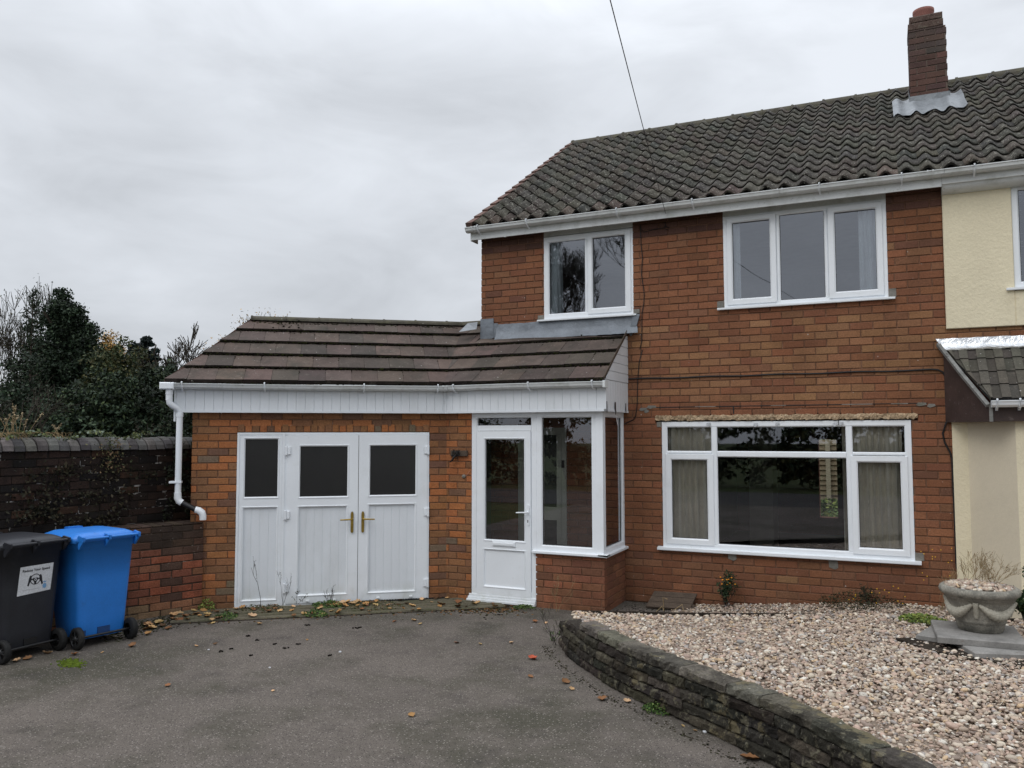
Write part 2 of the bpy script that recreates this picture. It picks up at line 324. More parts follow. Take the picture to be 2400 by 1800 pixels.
def pal_house(x,z):
    if 2.05<z<2.16: return pick(HP,[4,3,3,1,.5,0])
    if 2.3<z<3.25:
        t=.75*math.exp(-((z-2.75)/.42)**2)
        return pick([(.244,.124,.062),(.222,.106,.054)],[2,1]) if random.random()<t else pick(HP,[3,3,3,2,.3,1])
    if z>4.25: return pick([(.105,.055,.042),(.125,.064,.046)])  # darker brick from just below the eaves up: eaves shade put into the colour
    return pick(HP,[3,3,3,2,.35,.1])
GP=[(.36,.135,.052),(.245,.115,.054),(.22,.108,.054),(.305,.128,.052),(.17,.090,.058),(.16,.118,.078)]
def pal_gar(x,z): 
    return pick(GP,[2.6,2.2,2,2.4,.9,.35] if z>1 else [1.2,3,2.4,2.6,.7,.25])
def pal_low(x,z):
    if z>.72: return pick([(.055,.035,.025),(.085,.045,.03),(.04,.028,.022)])
    return pick([(.25,.082,.045),(.19,.072,.044),(.085,.048,.035),(.215,.092,.052)],[3,2.5,1.6,1]) if z>.17 else pick([(.20,.13,.075),(.24,.11,.06)])
def pal_dark(x,z): return pick([(.022,.015,.012),(.034,.021,.016),(.015,.012,.011),(.055,.03,.02)],[3,3,2,.8])
def pal_chim(x,z): return pick([(.098,.055,.046),(.085,.052,.045),(.112,.062,.050),(.24,.13,.075)],[3,3,3,.15]) if z<6.98 else pick([(.085,.062,.055),(.07,.055,.05),(.10,.065,.055)])
# frames
YF=9.318                                     # house facade
FH=Fr((0,YF,0),(1,0,0),(0,-1,0))             # along facade / out / up
YP=8.545                                     # porch front
FP=Fr((0,YP,0),(1,0,0),(0,-1,0))
XR=-2.838                                    # porch return side, faces +X
FQ=Fr((XR,0,0),(0,1,0),(1,0,0))
TH=.4326839+.2139455
gd=(math.cos(TH),math.sin(TH),0); gn=(-math.sin(TH),math.cos(TH),0)
K=(-4.815,YP,0)
FG=Fr(K,gd,(-gn[0],-gn[1],0))                # garage front: s / out / up
XH0,XHP,XN=-4.742,.575,6.2
YB=YF+7.2                                    # back wall
# ------------------------------------------------------------------ windows
def pane(mb,a0,a1,c0,c1,b,mat=0): mb.face([(a0,b,c0),(a1,b,c0),(a1,b,c1),(a0,b,c1)],mat)
def make_window(root,fr,outer,fw_,members,cells,bf=0.0,glass=m_glass,sill=None,name='window',label=None,fbk=-.06,extra=None):
    """window part > frame, sash, pane, sill sub-parts"""
    a0,a1,c0,c1=outer
    mb=MB(fr)
    mb.ring(a0,a1,c0,c1,fw_,fbk,bf)
    for (x0,x1,z0,z1) in members:
        v=(z1-z0)>(x1-x0)
        # member with bevelled beads both sides
        k=.010
        if v: mb.prism([(x0,fbk),(x0,bf-k),(x0+k,bf-.001),(x1-k,bf-.001),(x1,bf-k),(x1,fbk)],z0,z1,axis='c')
        else:
            mb.prism([(fbk,z0),(bf-k,z0),(bf-.0015,z0+k),(bf-.0015,z1-k),(bf-k,z1),(fbk,z1)],x0,x1,axis='a')
    w=mb.build(name,m_pvc,root,label=label)
    gm=MB(fr); gk=MB(fr); 
    for cell in cells:
        x0,x1,z0,z1=cell[:4]
        if len(cell)>4 and cell[4]:      # opening sash: outer rect then glass inset
            gx0,gx1,gz0,gz1=cell[4]
            sm=MB(fr)
            wd=(gx0-x0+x1-gx1+gz0-z0+z1-gz1)/4
            prof_b=bf+.014
            P=[]
            prof=[(0,fbk+.02),(0,prof_b-.004),(.004,prof_b),(wd-.014,prof_b),(wd,prof_b-.012),(wd,fbk+.02)]
            for q in range(4):
                row=[]
                for t,b in prof:
                    tx=t/wd
                    ax0,ax1=x0+(gx0-x0)*tx,x1-(x1-gx1)*tx; az0,az1=z0+(gz0-z0)*tx,z1-(z1-gz1)*tx
                    row.append(([ax0,ax1,ax1,ax0][q],b,[az0,az0,az1,az1][q]))
                P.append(row)
            sm.grid(P,0,smooth=False,closeu=True,closev=True)
            sm.build('sash',m_pvc,w)
            x0,x1,z0,z1=gx0,gx1,gz0,gz1
        gb=bf-.028
        pm=MB(fr); pane(pm,x0-.004,x1+.004,z0-.004,z1+.004,gb); pm.build('pane',glass,w,fix=False)
        gk.ring(x0-.001,x1+.001,z0-.001,z1+.001,.005,gb-.004,gb+.006,bead=.001)
    gk.build('gasket',m_gasket,w)
    if sill:
        s0,s1,z0,z1,pr=sill
        sb=MB(fr); sb.prism([(fbk,z1+.008),(bf+.004,z1+.006),(pr,z1),(pr,z0+.006),(pr-.004,z0),(pr-.012,z0),(pr-.014,z0+.012),(fbk,z0+.014)],s0,s1,axis='a')
        sb.build('sill',m_pvc,w)
    return w
# ================================================================== HOUSE
house=thing('semi_detached_house','two storey red brick semi detached house with dark pantile roof and white windows','house',((XH0+XHP)/2,YF+3.6,0))
H_HOLES=[(-3.86,-2.705,3.385,4.70),(-1.64,.057,3.385,4.70),(-2.383,.229,.648,2.093),(-4.22,-3.57,0.09,2.02)]
mb=MB(FH)
bricks(mb,XH0,XHP,0,4.60,pal_house,H_HOLES+[(-2.457,.292,2.093,2.17)],ph=.05,endl=1)
# rear and side walls
FL=Fr((XH0,YF,0),(0,1,0),(-1,0,0))
bricks(mb,XH0,XHP,0,.0001,pal_house)
sw=MB(FL); bricks(sw,.093,7.2,0,4.5,pal_house,ph=.1)
for q in range(3): pass
mb.V+=sw.V[:]; o_=len(mb.V)-len(sw.V); mb.F+=[tuple(i+o_ for i in f) for f in sw.F]; mb.M+=sw.M; mb.C+=sw.C; mb.S+=sw.S
# gable on the side, plain brickwork triangle
ZE,ZRG=4.62,6.945; YE,YR=9.125,12.92; TP=(ZRG-ZE)/(YR-YE)
gb_=MB(FL)
row=0; z=4.5
while z<ZRG-.25:
    yin=(z+.08-ZE)/TP+YE-YF; a0=max(0.0,yin); a1=2*(YR-YF)-yin; a1=min(a1,7.2)
    if a1-a0>.2: bricks(gb_,a0+.05,a1-.05,z,z+GA,pal_house,ph=(row%2)*.11)
    z+=GA; row+=1
mb.V+=gb_.V[:]; o_=len(mb.V)-len(gb_.V); mb.F+=[tuple(i+o_ for i in f) for f in gb_.F]; mb.M+=gb_.M; mb.C+=gb_.C; mb.S+=gb_.S
# back wall pieces round the garden door
for (x0,x1,z0,z1) in [(XH0+.22,-1.18,0,4.6),(-.862,XHP,0,4.6),(-1.18,-.862,0,.385),(-1.18,-.862,1.845,4.6)]:
    mb.box(x0,x1,-7.2,-6.98,z0,z1,0,(.2,.07,.045))
mb.build('wall',[m_brick,m_mortar],house)
# interior surfaces
ib=MB(FH)
for (x0,x1,y0,y1,z0,z1) in [(-2.75,-2.68,-6.95,-.23,.0,2.45),(.5,.56,-6.95,-.23,0,2.45),(-4.7,XHP-.02,-6.95,-.23,2.45,2.60),(-2.28,-2.2,-4.2,-.23,2.6,4.4),(-4.7,.56,-6.95,-.23,4.46,4.52),(.5,.56,-6.95,-.23,2.6,4.45),(-4.6,.5,-4.25,-4.2,2.6,4.45),(-1.95,-1.6,-4.2,-3.6,0,2.45),(-4.5,-2.75,-1.6,-1.5,0,2.45)]:
    ib.box(x0,x1,y0,y1,z0,z1)
ib.build('interior_wall',m_wallint,house)
fb=MB(FH); fb.box(-4.7,.55,-6.95,-.23,.02,.08); fb.build('interior_floor',m_floorint,house)
# lintel over the big window: broken rough concrete
mb=MB(FH); n=150; P=[]
for k in range(n+1):
    x=-2.457+2.75*k/n; t=k/n; th_=.060+.007*math.sin(k*.9)+.006*math.sin(k*.37)+random.uniform(-.009,.009); zc=2.136-.004*t
    if k in (0,n): th_*=.8
    P.append([(x,-.05,zc-th_/2),(x,.008+random.uniform(-.006,.012),zc-th_/2+random.uniform(-.004,.009)),(x,.013+random.uniform(-.010,.010),zc+random.uniform(-.012,.012)),(x,.008+random.uniform(-.008,.008),zc+th_/2),(x,-.05,zc+th_/2)])
mb.grid(P,smooth=False); mb.face(P[0]); mb.face(P[-1]); mb.build('lintel',m_conc,house)
# cracked joint and filler above lintel
cj=MB(FH); x=-2.45; z=2.262
while x<.30:
    l=random.uniform(.07,.2); cj.box(x,x+l,-.002,.004,z-.005+random.uniform(-.002,.002),z+.004,1 if random.random()<.22 else 0); x+=l
cj.box(-1.565,-1.553,-.002,.004,2.175,2.257,0)
cj.build('cracked_joint',[m_gasket,m_cement],house)
cm=MB(FH)
def cmb():
    global cm
    cm.build('cement_patch',m_cement,house); cm=MB(FH)
for (x,z,s) in [(-2.60,2.24,.05),(-2.50,2.265,.06),(-2.56,2.215,.03),(.33,2.25,.05),(.42,2.235,.04),(-.86+.3,.585,0)]:
    if s: cm.prism([(x-s,z-.008),(x-s*.3,z-.02),(x+s,z-.004),(x+s*.8,z+.018),(x-s*.6,z+.02)],0,.006); cmb()
for (x,z) in [(-1.605,.59),(-.555,.565)]: cm.prism([(x-.04,z-.03),(x+.02,z-.05),(x+.05,z-.03),(x+.045,z+.04),(x-.045,z+.045)],0,.007); cmb()
for (x0,x1,z0,z1) in [(-3.945,-3.862,3.382,3.44),(-2.703,-2.63,3.382,3.435),(-1.72,-1.642,3.378,3.46),(.058,.13,3.378,3.47),(.230,.31,.655,.735),(-2.44,-2.385,2.09,2.03)]:
    cm.box(x0,x1,-.02,.004,min(z0,z1),max(z0,z1),0,ch=.003); cmb()
# windows
make_window(house,FH,(-3.862,-2.703,3.378,4.425),.072,[(-3.318,-3.278,3.43,4.37)],
    [(-3.789,-3.318,3.436,4.372),(-3.278,-2.732,3.414,4.408,(-3.216,-2.806,3.482,4.352))],bf=-.004,glass=m_glass_up,sill=(-3.938,-2.663,3.356,3.378,.045),label='narrower white upstairs window of two panes on the left')
make_window(house,FH,(-1.642,.057,3.378,4.432),.05,[(-1.062,-1.023,3.42,4.39),(-.562,-.523,3.42,4.39)],
    [(-1.60,-1.062,3.408,4.408,(-1.538,-1.130,3.476,4.35)),(-1.023,-.562,3.43,4.385),(-.523,.018,3.406,4.408,(-.453,-.048,3.476,4.343))],bf=-.004,glass=m_glass_up,sill=(-1.713,.119,3.354,3.378,.045),label='wider white upstairs window of three panes on the right')
bw=make_window(house,FH,(-2.383,.229,.650,2.090),.064,[(-1.815,-1.748,.71,2.03),(-.400,-.333,.71,2.03),(-2.33,-1.815,1.722,1.756),(-1.748,-.40,1.69,1.757),(-.333,.17,1.722,1.757)],
    [(-2.318,-1.815,1.756,2.030),(-1.748,-.400,1.757,2.028),(-.333,.166,1.757,2.025),(-1.748,-.402,.718,1.688),
     (-2.34,-1.79,.690,1.720,(-2.273,-1.866,.760,1.652)),(-.355,.187,.690,1.716,(-.288,.117,.760,1.649))],bf=-.004,sill=(-2.44,.284,.618,.650,.055),label='large white ground floor window of six panes')
for (x,z,w_) in [(-1.84,2.062,.05),(-1.32,2.055,.05),(-1.09,2.062,.045),(-.50,2.055,.05),(-.44,2.062,.05)]:
    tp=MB(FH); tp.prism([(x-w_/2,z-.012),(x-w_*.2,z-.03 if w_>.046 else z-.015),(x+w_/2,z-.008),(x+w_*.45,z+.016),(x-w_*.4,z+.014)],.001,.005); tp.build('tape_scrap',m_rag,bw)
tp=MB(FH); tp.box(-.468,-.462,.0,.008,2.045,2.10); tp.build('black_tie',m_gasket,bw)
# infill boards above the upstairs windows
fb=MB(FH); 
for (a,b) in [(-3.862,-2.703),(-1.642,.057)]: fb=MB(FH); fb.box(a,b,-.05,-.010,4.4335,4.62); fb.box(a,b,-.009,.150,4.60,4.62); fb.build('infill_board',m_pvc_dirty,house)
# fascia, soffit, gutter
EX0=-4.80
fa=MB(FH); fa.box(EX0,XHP-.002,.155,.175,4.448,4.60,0)
for x in (-4.33,): fa.box(x,x+.03,.1751,.179,4.44,4.6,0)
fa.box(EX0-.012,EX0,-.02,.17,4.44,4.62,0)
fa.build('fascia',m_pvc_dirty,house)
def gutter_prof(w=.105,h=.062):   # (out,up) open trough
    return [(0,h),(0,.012),(.016,0),(w*.6,0),(w*.84,h*.32),(w*.92,h*.8),(w,h*.86),(w,h),(w-.008,h),(w-.01,h*.9),(w*.84,h*.85),(w*.76,h*.38),(w*.55,.006),(.02,.006),(.006,.016),(.006,h)]
def gutter(root,fr,a0,a1,b,c,parent_name='gutter',brk=(),uni=(),mat=m_pvc_dirty,sag=0,prof=None):
    mb=MB(fr); pr=prof or gutter_prof(); nn=max(2,int((a1-a0)/.4)); P=[]
    for k in range(nn+1):
        a=a0+(a1-a0)*k/nn; dz=-sag*math.sin(math.pi*k/nn)
        P.append([(a,b+p,c+q+dz) for p,q in pr])
    mb.grid(P,smooth=False,closev=True)
    for k in (0,-1):
        mb.face([(P[k][0][0],b+p,c+q) for p,q in [(0,.062),(0,.012),(.016,0),(.063,0),(.088,.02),(.105,.055),(.105,.062)]])
    g=mb.build('gutter',mat,root)
    for a in brk:
        q=MB(fr); q.box(a-.011,a+.011,b-.004,b+.006,c-.03,c+.064); q.tube([(a,b,c-.014),(a,b+.05,c-.014),(a,b+.09,c+.006),(a,b+.114,c+.035),(a,b+.116,c+.068),(a,b+.096,c+.072)],.010,5); q.build('bracket',m_pvc,g)
    for a in uni:
        q=MB(fr); q.prism([(b-.002,c-.004),(b+.066,c-.006),(b+.094,c+.016),(b+.11,c+.052),(b+.11,c+.067),(b+.09,c+.067),(b-.002,c+.067)],a-.03,a-.018,axis='a'); q.prism([(b-.002,c-.004),(b+.066,c-.006),(b+.094,c+.016),(b+.11,c+.052),(b+.11,c+.067),(b+.09,c+.067),(b-.002,c+.067)],a+.018,a+.03,axis='a'); q.build('joint',mat,g)
    return g
gutter(house,FH,-4.84,XHP+.02,.176,4.535,brk=(-4.66,-3.98,-2.82,-1.93,-.58,.21),uni=(-4.72,-.98,.47))
# ------------- main pantile roof
NX=XN
def WV(t): return .040*(.5-.5*math.cos(2*math.pi*(t+.12)))**1.35*1.5-.022
def pantile_roof(root,x0,x1,y0,z0,yr,zr,rowsN,pitchx=.198,up=1,seedc=None):
    sl=math.hypot(yr-y0,zr-z0); g=sl/rowsN; tv=Vector((0,yr-y0,zr-z0)).normalized(); nv=Vector((0,-tv.z,tv.y)) if yr>y0 else Vector((0,tv.z,-tv.y))
    if nv.z<0: nv=-nv
    mb=MB(); n=int(round((x1-x0)/pitchx)); px=(x1-x0)/n; nc=9
    for r in range(rowsN):
        for i in range(n):
            dz=random.uniform(-.004,.004); tl=random.uniform(-.004,.004); dx=random.uniform(-.003,.003)
            ds=random.uniform(-.006,.006)
            base=random.choice([(.056,.051,.043),(.046,.043,.037),(.066,.059,.048),(.054,.045,.038)]); 
            if r==0 and random.random()<.25: base=(.075,.056,.047)
            base=jc(base,.2)
            P=[]
            for (s,h) in ((-.012+ds,.000),(-.012+ds,.021),(g*.5,.011),(g+.02,.001)):
                row=[]
                for k in range(nc):
                    t=k/(nc-1); w=WV(t)
                    lift=h+dz+tl*(t-.5)
                    if s<0 and h==0: lift=dz-.004
                    p=Vector((x0+(i+t)*px+dx+(.012 if k==nc-1 else 0),y0,z0))+tv*(r*g+s)+nv*(w+lift+.03)
                    row.append(p)
                P.append(row)
            i0=len(mb.V)
            for row in P: mb.V.extend(row)
            for u in range(3):
                for v in range(nc-1):
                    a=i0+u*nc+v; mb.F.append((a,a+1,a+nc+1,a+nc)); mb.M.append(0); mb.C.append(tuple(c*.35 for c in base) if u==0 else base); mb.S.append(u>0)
    # underlay deck
    o0=Vector((x0+.02,y0+.03,z0-.005)); o1=Vector((x1,y0+.03,z0-.005))
    mb.face([o0,o1,o1+tv*(sl-.03),o0+tv*(sl-.03)],0,(.02,.02,.02),local=False)
    return mb.build('roof',m_pantile,root,fix=False)
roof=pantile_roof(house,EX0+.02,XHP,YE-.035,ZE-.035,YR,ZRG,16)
# back slope
bs=MB(); bs.face([(EX0,YR,ZRG),(NX,YR,ZRG),(NX,2*YR-YE,ZE),(EX0,2*YR-YE,ZE)],0,(.06,.057,.05)); bs.build('rear_roof_slope',m_pantile,house)
# ridge tiles
def ridge_tiles(x0,x1,y,z,root,par):
    mb=MB(); x=x0
    while x<x1:
        l=min(.45,x1-x); j=random.uniform(-.004,.004); P=[]
        for xx,rr in ((x,.125),(x+.03,.125),(x+.031,.115),(x+l,.112)):
            P.append([(xx,y+rr*math.cos(math.pi*k/8),z-.055+j+rr*1.05*math.sin(math.pi*k/8)) for k in range(9)])
        mb.grid(P,smooth=False); mb.face(P[0]); x+=l
    return mb.build('ridge',m_ridge,root)
ridge_tiles(EX0,XHP,YR,ZRG+.005,house,roof)
# stepped verge
mb=MB(); sl=math.hypot(YR-YE,ZRG-ZE); g=sl/16; tv=Vector((0,YR-YE,ZRG-ZE)).normalized(); nv=Vector((0,-tv.z,tv.y))
for r in range(16):
    o=Vector((EX0-.03,YE-.035,ZE-.02))+tv*(r*g-.02)
    f=Fr(o,(1,0,0),tv,nv); m2=MB(f); m2.box(0,.085,0,g+.03,-.05,.056-.0); 
    for v in range(len(m2.V)):
        pass
    i0=len(mb.V)
    # tilt: front lifted
    vs=[f(a,b,c+(.022 if b<.01 else 0)) for a in(0,.085) for b in(0,g+.03) for c in(-.05,.05)]
    mb.V.extend(vs)
    for q in [(0,1,3,2),(4,6,7,5),(0,4,5,1),(2,3,7,6),(0,2,6,4),(1,5,7,3)]: mb.F.append(tuple(i0+j for j in q)); mb.M.append(0); mb.C.append((1,1,1)); mb.S.append(False)
mb.build('verge',m_verge,house)
# chimney (shared stack stands on our slope)
CX0,CX1,CY0,CY1=.41,.855,11.80,12.30
ch=MB(Fr((0,CY0,0),(1,0,0),(0,-1,0))); bricks(ch,CX0,CX1,6.15,7.335,pal_chim,thick=.2,bl=.2286,endl=1,endr=1,ph=.03,jit=.003)
c2=MB(Fr((CX0,0,0),(0,1,0),(-1,0,0))); bricks(c2,CY0+.093,CY1-.093,6.15,7.335,pal_chim,thick=.15,ph=.15,jit=.004)
c3=MB(Fr((CX1,0,0),(0,1,0),(1,0,0))); bricks(c3,CY0+.093,CY1-.093,6.15,7.335,pal_chim,thick=.15,ph=.15,jit=.004)
c4=MB(Fr((0,CY1,0),(1,0,0),(0,1,0))); bricks(c4,CX0,CX1,6.15,7.335,pal_chim,thick=.1,ph=.03,endl=1,endr=1)
def merge(a,*bs):
    for b in bs:
        o=len(a.V); a.V+=b.V; a.F+=[tuple(i+o for i in f) for f in b.F]; a.M+=b.M; a.C+=b.C; a.S+=b.S
    return a
merge(ch,c2,c3,c4)
ch.box(CX0-.004,CX1-.03,-.46,-.004,7.336,7.43,2,ch=.01); ch.box(CX0+.015,CX1-.035,-.44,-.02,7.431,7.535,2,ch=.02)
cho=ch.build('chimney',[m_brick,M('pale mortar',(.15,.115,.095),rough=.95,var=.2,vs=8,spec=.1),M('stained cap course',(.105,.072,.060),rough=.95,var=.35,vs=9,fine=.3,patches=[(9,.54,.66,(.13,.135,.10),.7),(22,.6,.68,(.30,.29,.25),.5)],bump=[(30,.8,.02)],spec=.15)],house)
pt_=MB(); pt_.lathe([(.118,0),(.125,.02),(.122,.10),(.132,.125),(.132,.165),(.115,.17),(.108,.05)],(.605,CY0+.20,7.50),24); pt_.build('chimney_pot',m_terra,cho)
# lead apron: follows the tile waves
def rpt(x,y,h=0):   # point above roof slope
    nvv=Vector((0,-TP,1)).normalized(); return Vector((x,y,ZE+(y-YE)*TP))+nvv*h
ap=MB(); P=[]
nx=34
def wv(x): t=((x-(EX0+.02))/.198)%1; return WV(t)
for j,yy in enumerate((11.28,11.45,11.64,11.79,11.795)):
    row=[]
    for k in range(nx+1):
        t=k/nx; xa=.20 if yy<11.9 else .25; x=.19+t*(1.02-.19)
        edge=.0 if j else .035*math.sin(k*1.3)
        h=.068+(.0 if j<3 else .03)+.75*wv(x)*(1-.2*j if j<4 else 0)
        p=rpt(x,yy+edge,h)
        if j==4: p=Vector((x,11.79,6.49 if CX0-.02<x<CX1+.02 else p.z))
        row.append(p)
    P.append(row)
ap.grid(P[:4],local=False)
ap.face([(CX0-.02,CY0-.008,6.32),(CX1+.02,CY0-.008,6.32),(CX1+.02,CY0-.008,6.43),(CX0-.02,CY0-.008,6.43)])
ap.face([(CX0-.008,CY0-.01,6.30),(CX0-.008,CY1,6.62),(CX0-.008,CY1,6.75),(CX0-.008,CY0-.01,6.43)]); ap.face([(CX1+.008,CY0-.01,6.30),(CX1+.008,CY1,6.62),(CX1+.008,CY1,6.75),(CX1+.008,CY0-.01,6.43)])
# side skirts
for (x0,x1) in ((.19,CX0),(CX1,1.02)):
    P=[[rpt(x0+(x1-x0)*t,yy,.075+wv(x0+(x1-x0)*t)*.8) for t in np.linspace(0,1,10)] for yy in (11.75,11.95,12.1)]
    ap.grid(P,local=False)
ap.build('lead_flashing',m_lead_pale,cho,fix=False)
# ================================================================== NEIGHBOUR
nb=thing('neighbouring_house','attached house at the right edge with cream render and shared pantile roof','house',(3.4,YF+3.6,0))
mb=MB(FH); bricks(mb,XHP+.001,XN,0,4.43,pal_house,[(.62,XN,0.1,2.62),(1.19,2.9,3.39,4.43)],ph=.02)
mb.box(.60,XN,-7.2,-6.98,0,4.6,0,(.2,.07,.045)); mb.box(XN-.25,XN,-6.97,-.23,0,4.6,0,(.2,.07,.045))
mb.build('wall',[m_brick,m_mortar],nb)
mb=MB(FH)
mb.box(XHP+.004,1.188,.0,.028,3.012,4.40,ch=.006); mb.box(1.188,2.9,.0,.028,3.012,3.36,ch=.006); mb.box(2.9,XN,.0,.028,3.012,4.40,ch=.006)
mb.build('render_panel',m_render,nb)
make_window(nb,FH,(1.19,2.9,3.39,4.43),.06,[(2.0,2.05,3.44,4.38)],[(1.252,2.0,3.445,4.37),(2.05,2.84,3.445,4.37)],bf=.004,glass=m_glass_up,sill=(1.115,2.97,3.362,3.388,.06))
fa=MB(FH); fa.box(XHP+.001,XN,.152,.172,4.47,4.60,0)
P=[]
for x in (XHP+.001,XN): P.append([(x,.028+.125*math.sin(t*math.pi/2),4.395+.085*(1-math.cos(t*math.pi/2))) for t in np.linspace(0,1,7)]+[(x,.15,4.5),(x,.0,4.5),(x,0,4.395)])
fa.grid(P,smooth=True,closev=True); fa.build('fascia',m_pvc_dirty,nb)
gutter(nb,FH,XHP+.022,XN,.176,4.535,brk=(.86,2.0,3.2,4.4),uni=())
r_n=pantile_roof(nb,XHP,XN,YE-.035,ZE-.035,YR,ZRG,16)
ridge_tiles(XHP,XN,YR,ZRG+.005,nb,r_n)
# splayed bay with tiled canopy
mb=MB()
# lower walls: return strip, splay, front
W=[(.598,9.300),(.735,9.300),(1.085,8.80),(3.4,8.80),(3.75,9.318),(.598,9.318)]
def wallseg(mb,p,q,z0,z1,mat,t=.0):
    mb.face([(p[0],p[1],z0),(q[0],q[1],z0),(q[0],q[1],z1),(p[0],p[1],z1)],mat)
wallseg(mb,W[0],W[1],.0,2.62,0); wallseg(mb,(.598,9.318),W[0],0,2.62,0); wallseg(mb,W[1],W[2],.0,2.08,1); wallseg(mb,W[2],W[3],0,2.08,0); wallseg(mb,W[3],(3.75,9.318),0,2.08,1)
mb.face([(W[1][0],W[1][1],2.08),(W[2][0],W[2][1],2.08),(W[3][0],W[3][1],2.08),(3.75,9.318,2.08),(.735,9.318,2.08)],0)
mb.build('bay',[m_render,m_render_s],nb)
make_window(nb,Fr((0,8.80,0),(1,0,0),(0,-1,0)),(1.65,3.05,.85,1.98),.06,[(2.32,2.38,.91,1.92)],[(1.71,2.32,.91,1.92),(2.38,2.99,.91,1.92)],bf=.03,fbk=.001,sill=(1.6,3.1,.82,.85,.08))
mb=MB()   # canopy roof: ribbed tiles in four courses, slanted verge
cy0,cz0,cy1,cz1=8.70,2.255,9.30,2.80
def cpt(x,t,h=0):
    tvv=Vector((0,cy1-cy0,cz1-cz0)); nvv=Vector((0,-(cz1-cz0),cy1-cy0)).normalized(); return Vector((x,cy0,cz0))+tvv*t+nvv*h
def cx(t): return .885+(.555-.885)*t
for r in range(4):
    t0,t1=r/4,(r+1)/4+.03
    x=cx(t0)-((cx(t0))%.15)
    i=0; xx=.45
    while xx<3.6:
        w=.075; tone=random.uniform(.75,1.25); hi=(i%2)
        a0_,a1_=max(xx,cx(t0)),xx+w; b0_,b1_=max(xx,cx(min(t1,1))),xx+w
        if a1_>a0_+.01 or b1_>b0_+.01:
            a1_=max(a1_,a0_); b1_=max(b1_,b0_)
            h=.030+.012*hi; c=jc((.092,.084,.068) if hi else (.064,.058,.048),.14)  # raised ribs lighter, troughs darker: rib shading put into the colour
            mb.face([cpt(a0_,t0,h),cpt(a1_,t0,h),cpt(b1_,t1,h-.012),cpt(b0_,t1,h-.012)],0,c,local=False)
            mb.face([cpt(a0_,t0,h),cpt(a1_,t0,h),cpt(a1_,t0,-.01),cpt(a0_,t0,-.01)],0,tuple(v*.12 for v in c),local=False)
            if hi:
                for (e0,e1) in ((a0_,b0_),(a1_,b1_)): mb.face([cpt(e0,t0,h),cpt(e1,t1,h-.012),cpt(e1,t1,0),cpt(e0,t0,0)],0,tuple(v*.6 for v in c),local=False)  # rib flanks darkened in the colour as part of that shading
        xx+=w; i+=1
mb.face([cpt(cx(0),0,-.004),cpt(3.6,0,-.004),cpt(3.6,1,-.004),cpt(cx(1),1,-.004)],0,(.03,.03,.03),local=False)
mb.build('canopy_roof',m_flat,nb,fix=False)
mb=MB()   # splayed side board (dark brown) + front board
A=(.545,9.315);B=(.875,8.715)
P3=[(A[0],A[1],2.063),(B[0],B[1],2.063),(B[0],B[1],2.225),(cx(1)-.01,cy1,2.80),(A[0],A[1],2.82)]
mb.face(P3,0); mb.face([(A[0]+.02,A[1],2.063),(B[0]+.02,B[1],2.063),(B[0]+.02,B[1],2.215),(A[0]+.02,A[1],2.79)],0)
mb.face([(A[0],A[1],2.063),(B[0],B[1],2.063),(3.6,8.715,2.063),(3.6,9.315,2.063)],0)
mb.face([(B[0],B[1],2.063),(3.6,8.715,2.063),(3.6,8.715,2.22),(B[0],B[1],2.22)],0)
mb.build('canopy_board',m_brown,nb,fix=False)
mb=MB(); p0=Vector((.86,8.69,2.21)); p1=Vector((.50,9.30,2.86)); d=(p1-p0).normalized(); sx=Vector((0.55,.3,.15)).normalized()
mb.tube([p0,p0.lerp(p1,.5)+Vector((0,0,-.01)),p1],.024,4,local=False,smooth=False); mb.box(.87,.90,8.70,8.715,2.06,2.22); mb.build('canopy_verge',m_oldpaint,nb)
mb=MB(); nxx=60; P=[]
for (y,z,sk) in ((9.30,2.915,.478),(9.285,2.86,.51),(9.27,2.815,.545),(9.235,2.79,.575)):
    P.append([(sk+(3.6-sk)*k/nxx,y-random.uniform(0,.006),z+random.uniform(-.003,.003)) for k in range(nxx+1)])
mb.grid(P); mb.build('foil_flashing',m_foil,nb)
gutter(nb,Fr((0,8.715,0),(1,0,0),(0,-1,0)),.885,3.6,.0,2.192,brk=(.93,1.11,1.9,2.7),mat=m_pvc)
# ================================================================== GARAGE + PORCH
gar=thing('garage','low brick garage and glazed porch with brown flat tiled roof and white cladding','garage',(-5.8,9.2,0))
SL,SD0,SD1=-2.89,-2.404,-.208
mb=MB(FG); bricks(mb,SL,.02,-.02,2.36,pal_gar,[(SD0,SD1,-.05,1.976)],soldier=[(SD0+.0,SD1+.0,1.976,2.074)],endl=1,ph=.17)
m2=MB(FP); bricks(m2,K[0]-.02,-4.477,-.02,2.36,pal_gar,ph=.06)
m3=MB(FP); bricks(m3,-3.655,XR,-.02,.605,lambda x,z:pick([(.215,.090,.052),(.18,.078,.048),(.23,.10,.055),(.28,.105,.056)]),ph=.02,endr=1,thick=.18)
m4=MB(FQ); bricks(m4,YP+.093,YF-.004,-.02,.605,lambda x,z:pick([(.215,.090,.052),(.18,.078,.048),(.23,.10,.055)]),ph=.12,thick=.15)
# garage side wall (runs straight back from the corner)
c0=FG(SL,0,0); FS=Fr(c0,(0,1,0),(-1,0,0)); m5=MB(FS); bricks(m5,.105,4.4,-.02,2.42,pal_gar,ph=.11,thick=.10)
merge(mb,m2,m3,m4,m5)
mb.build('wall',[m_brick,m_mortar],gar)
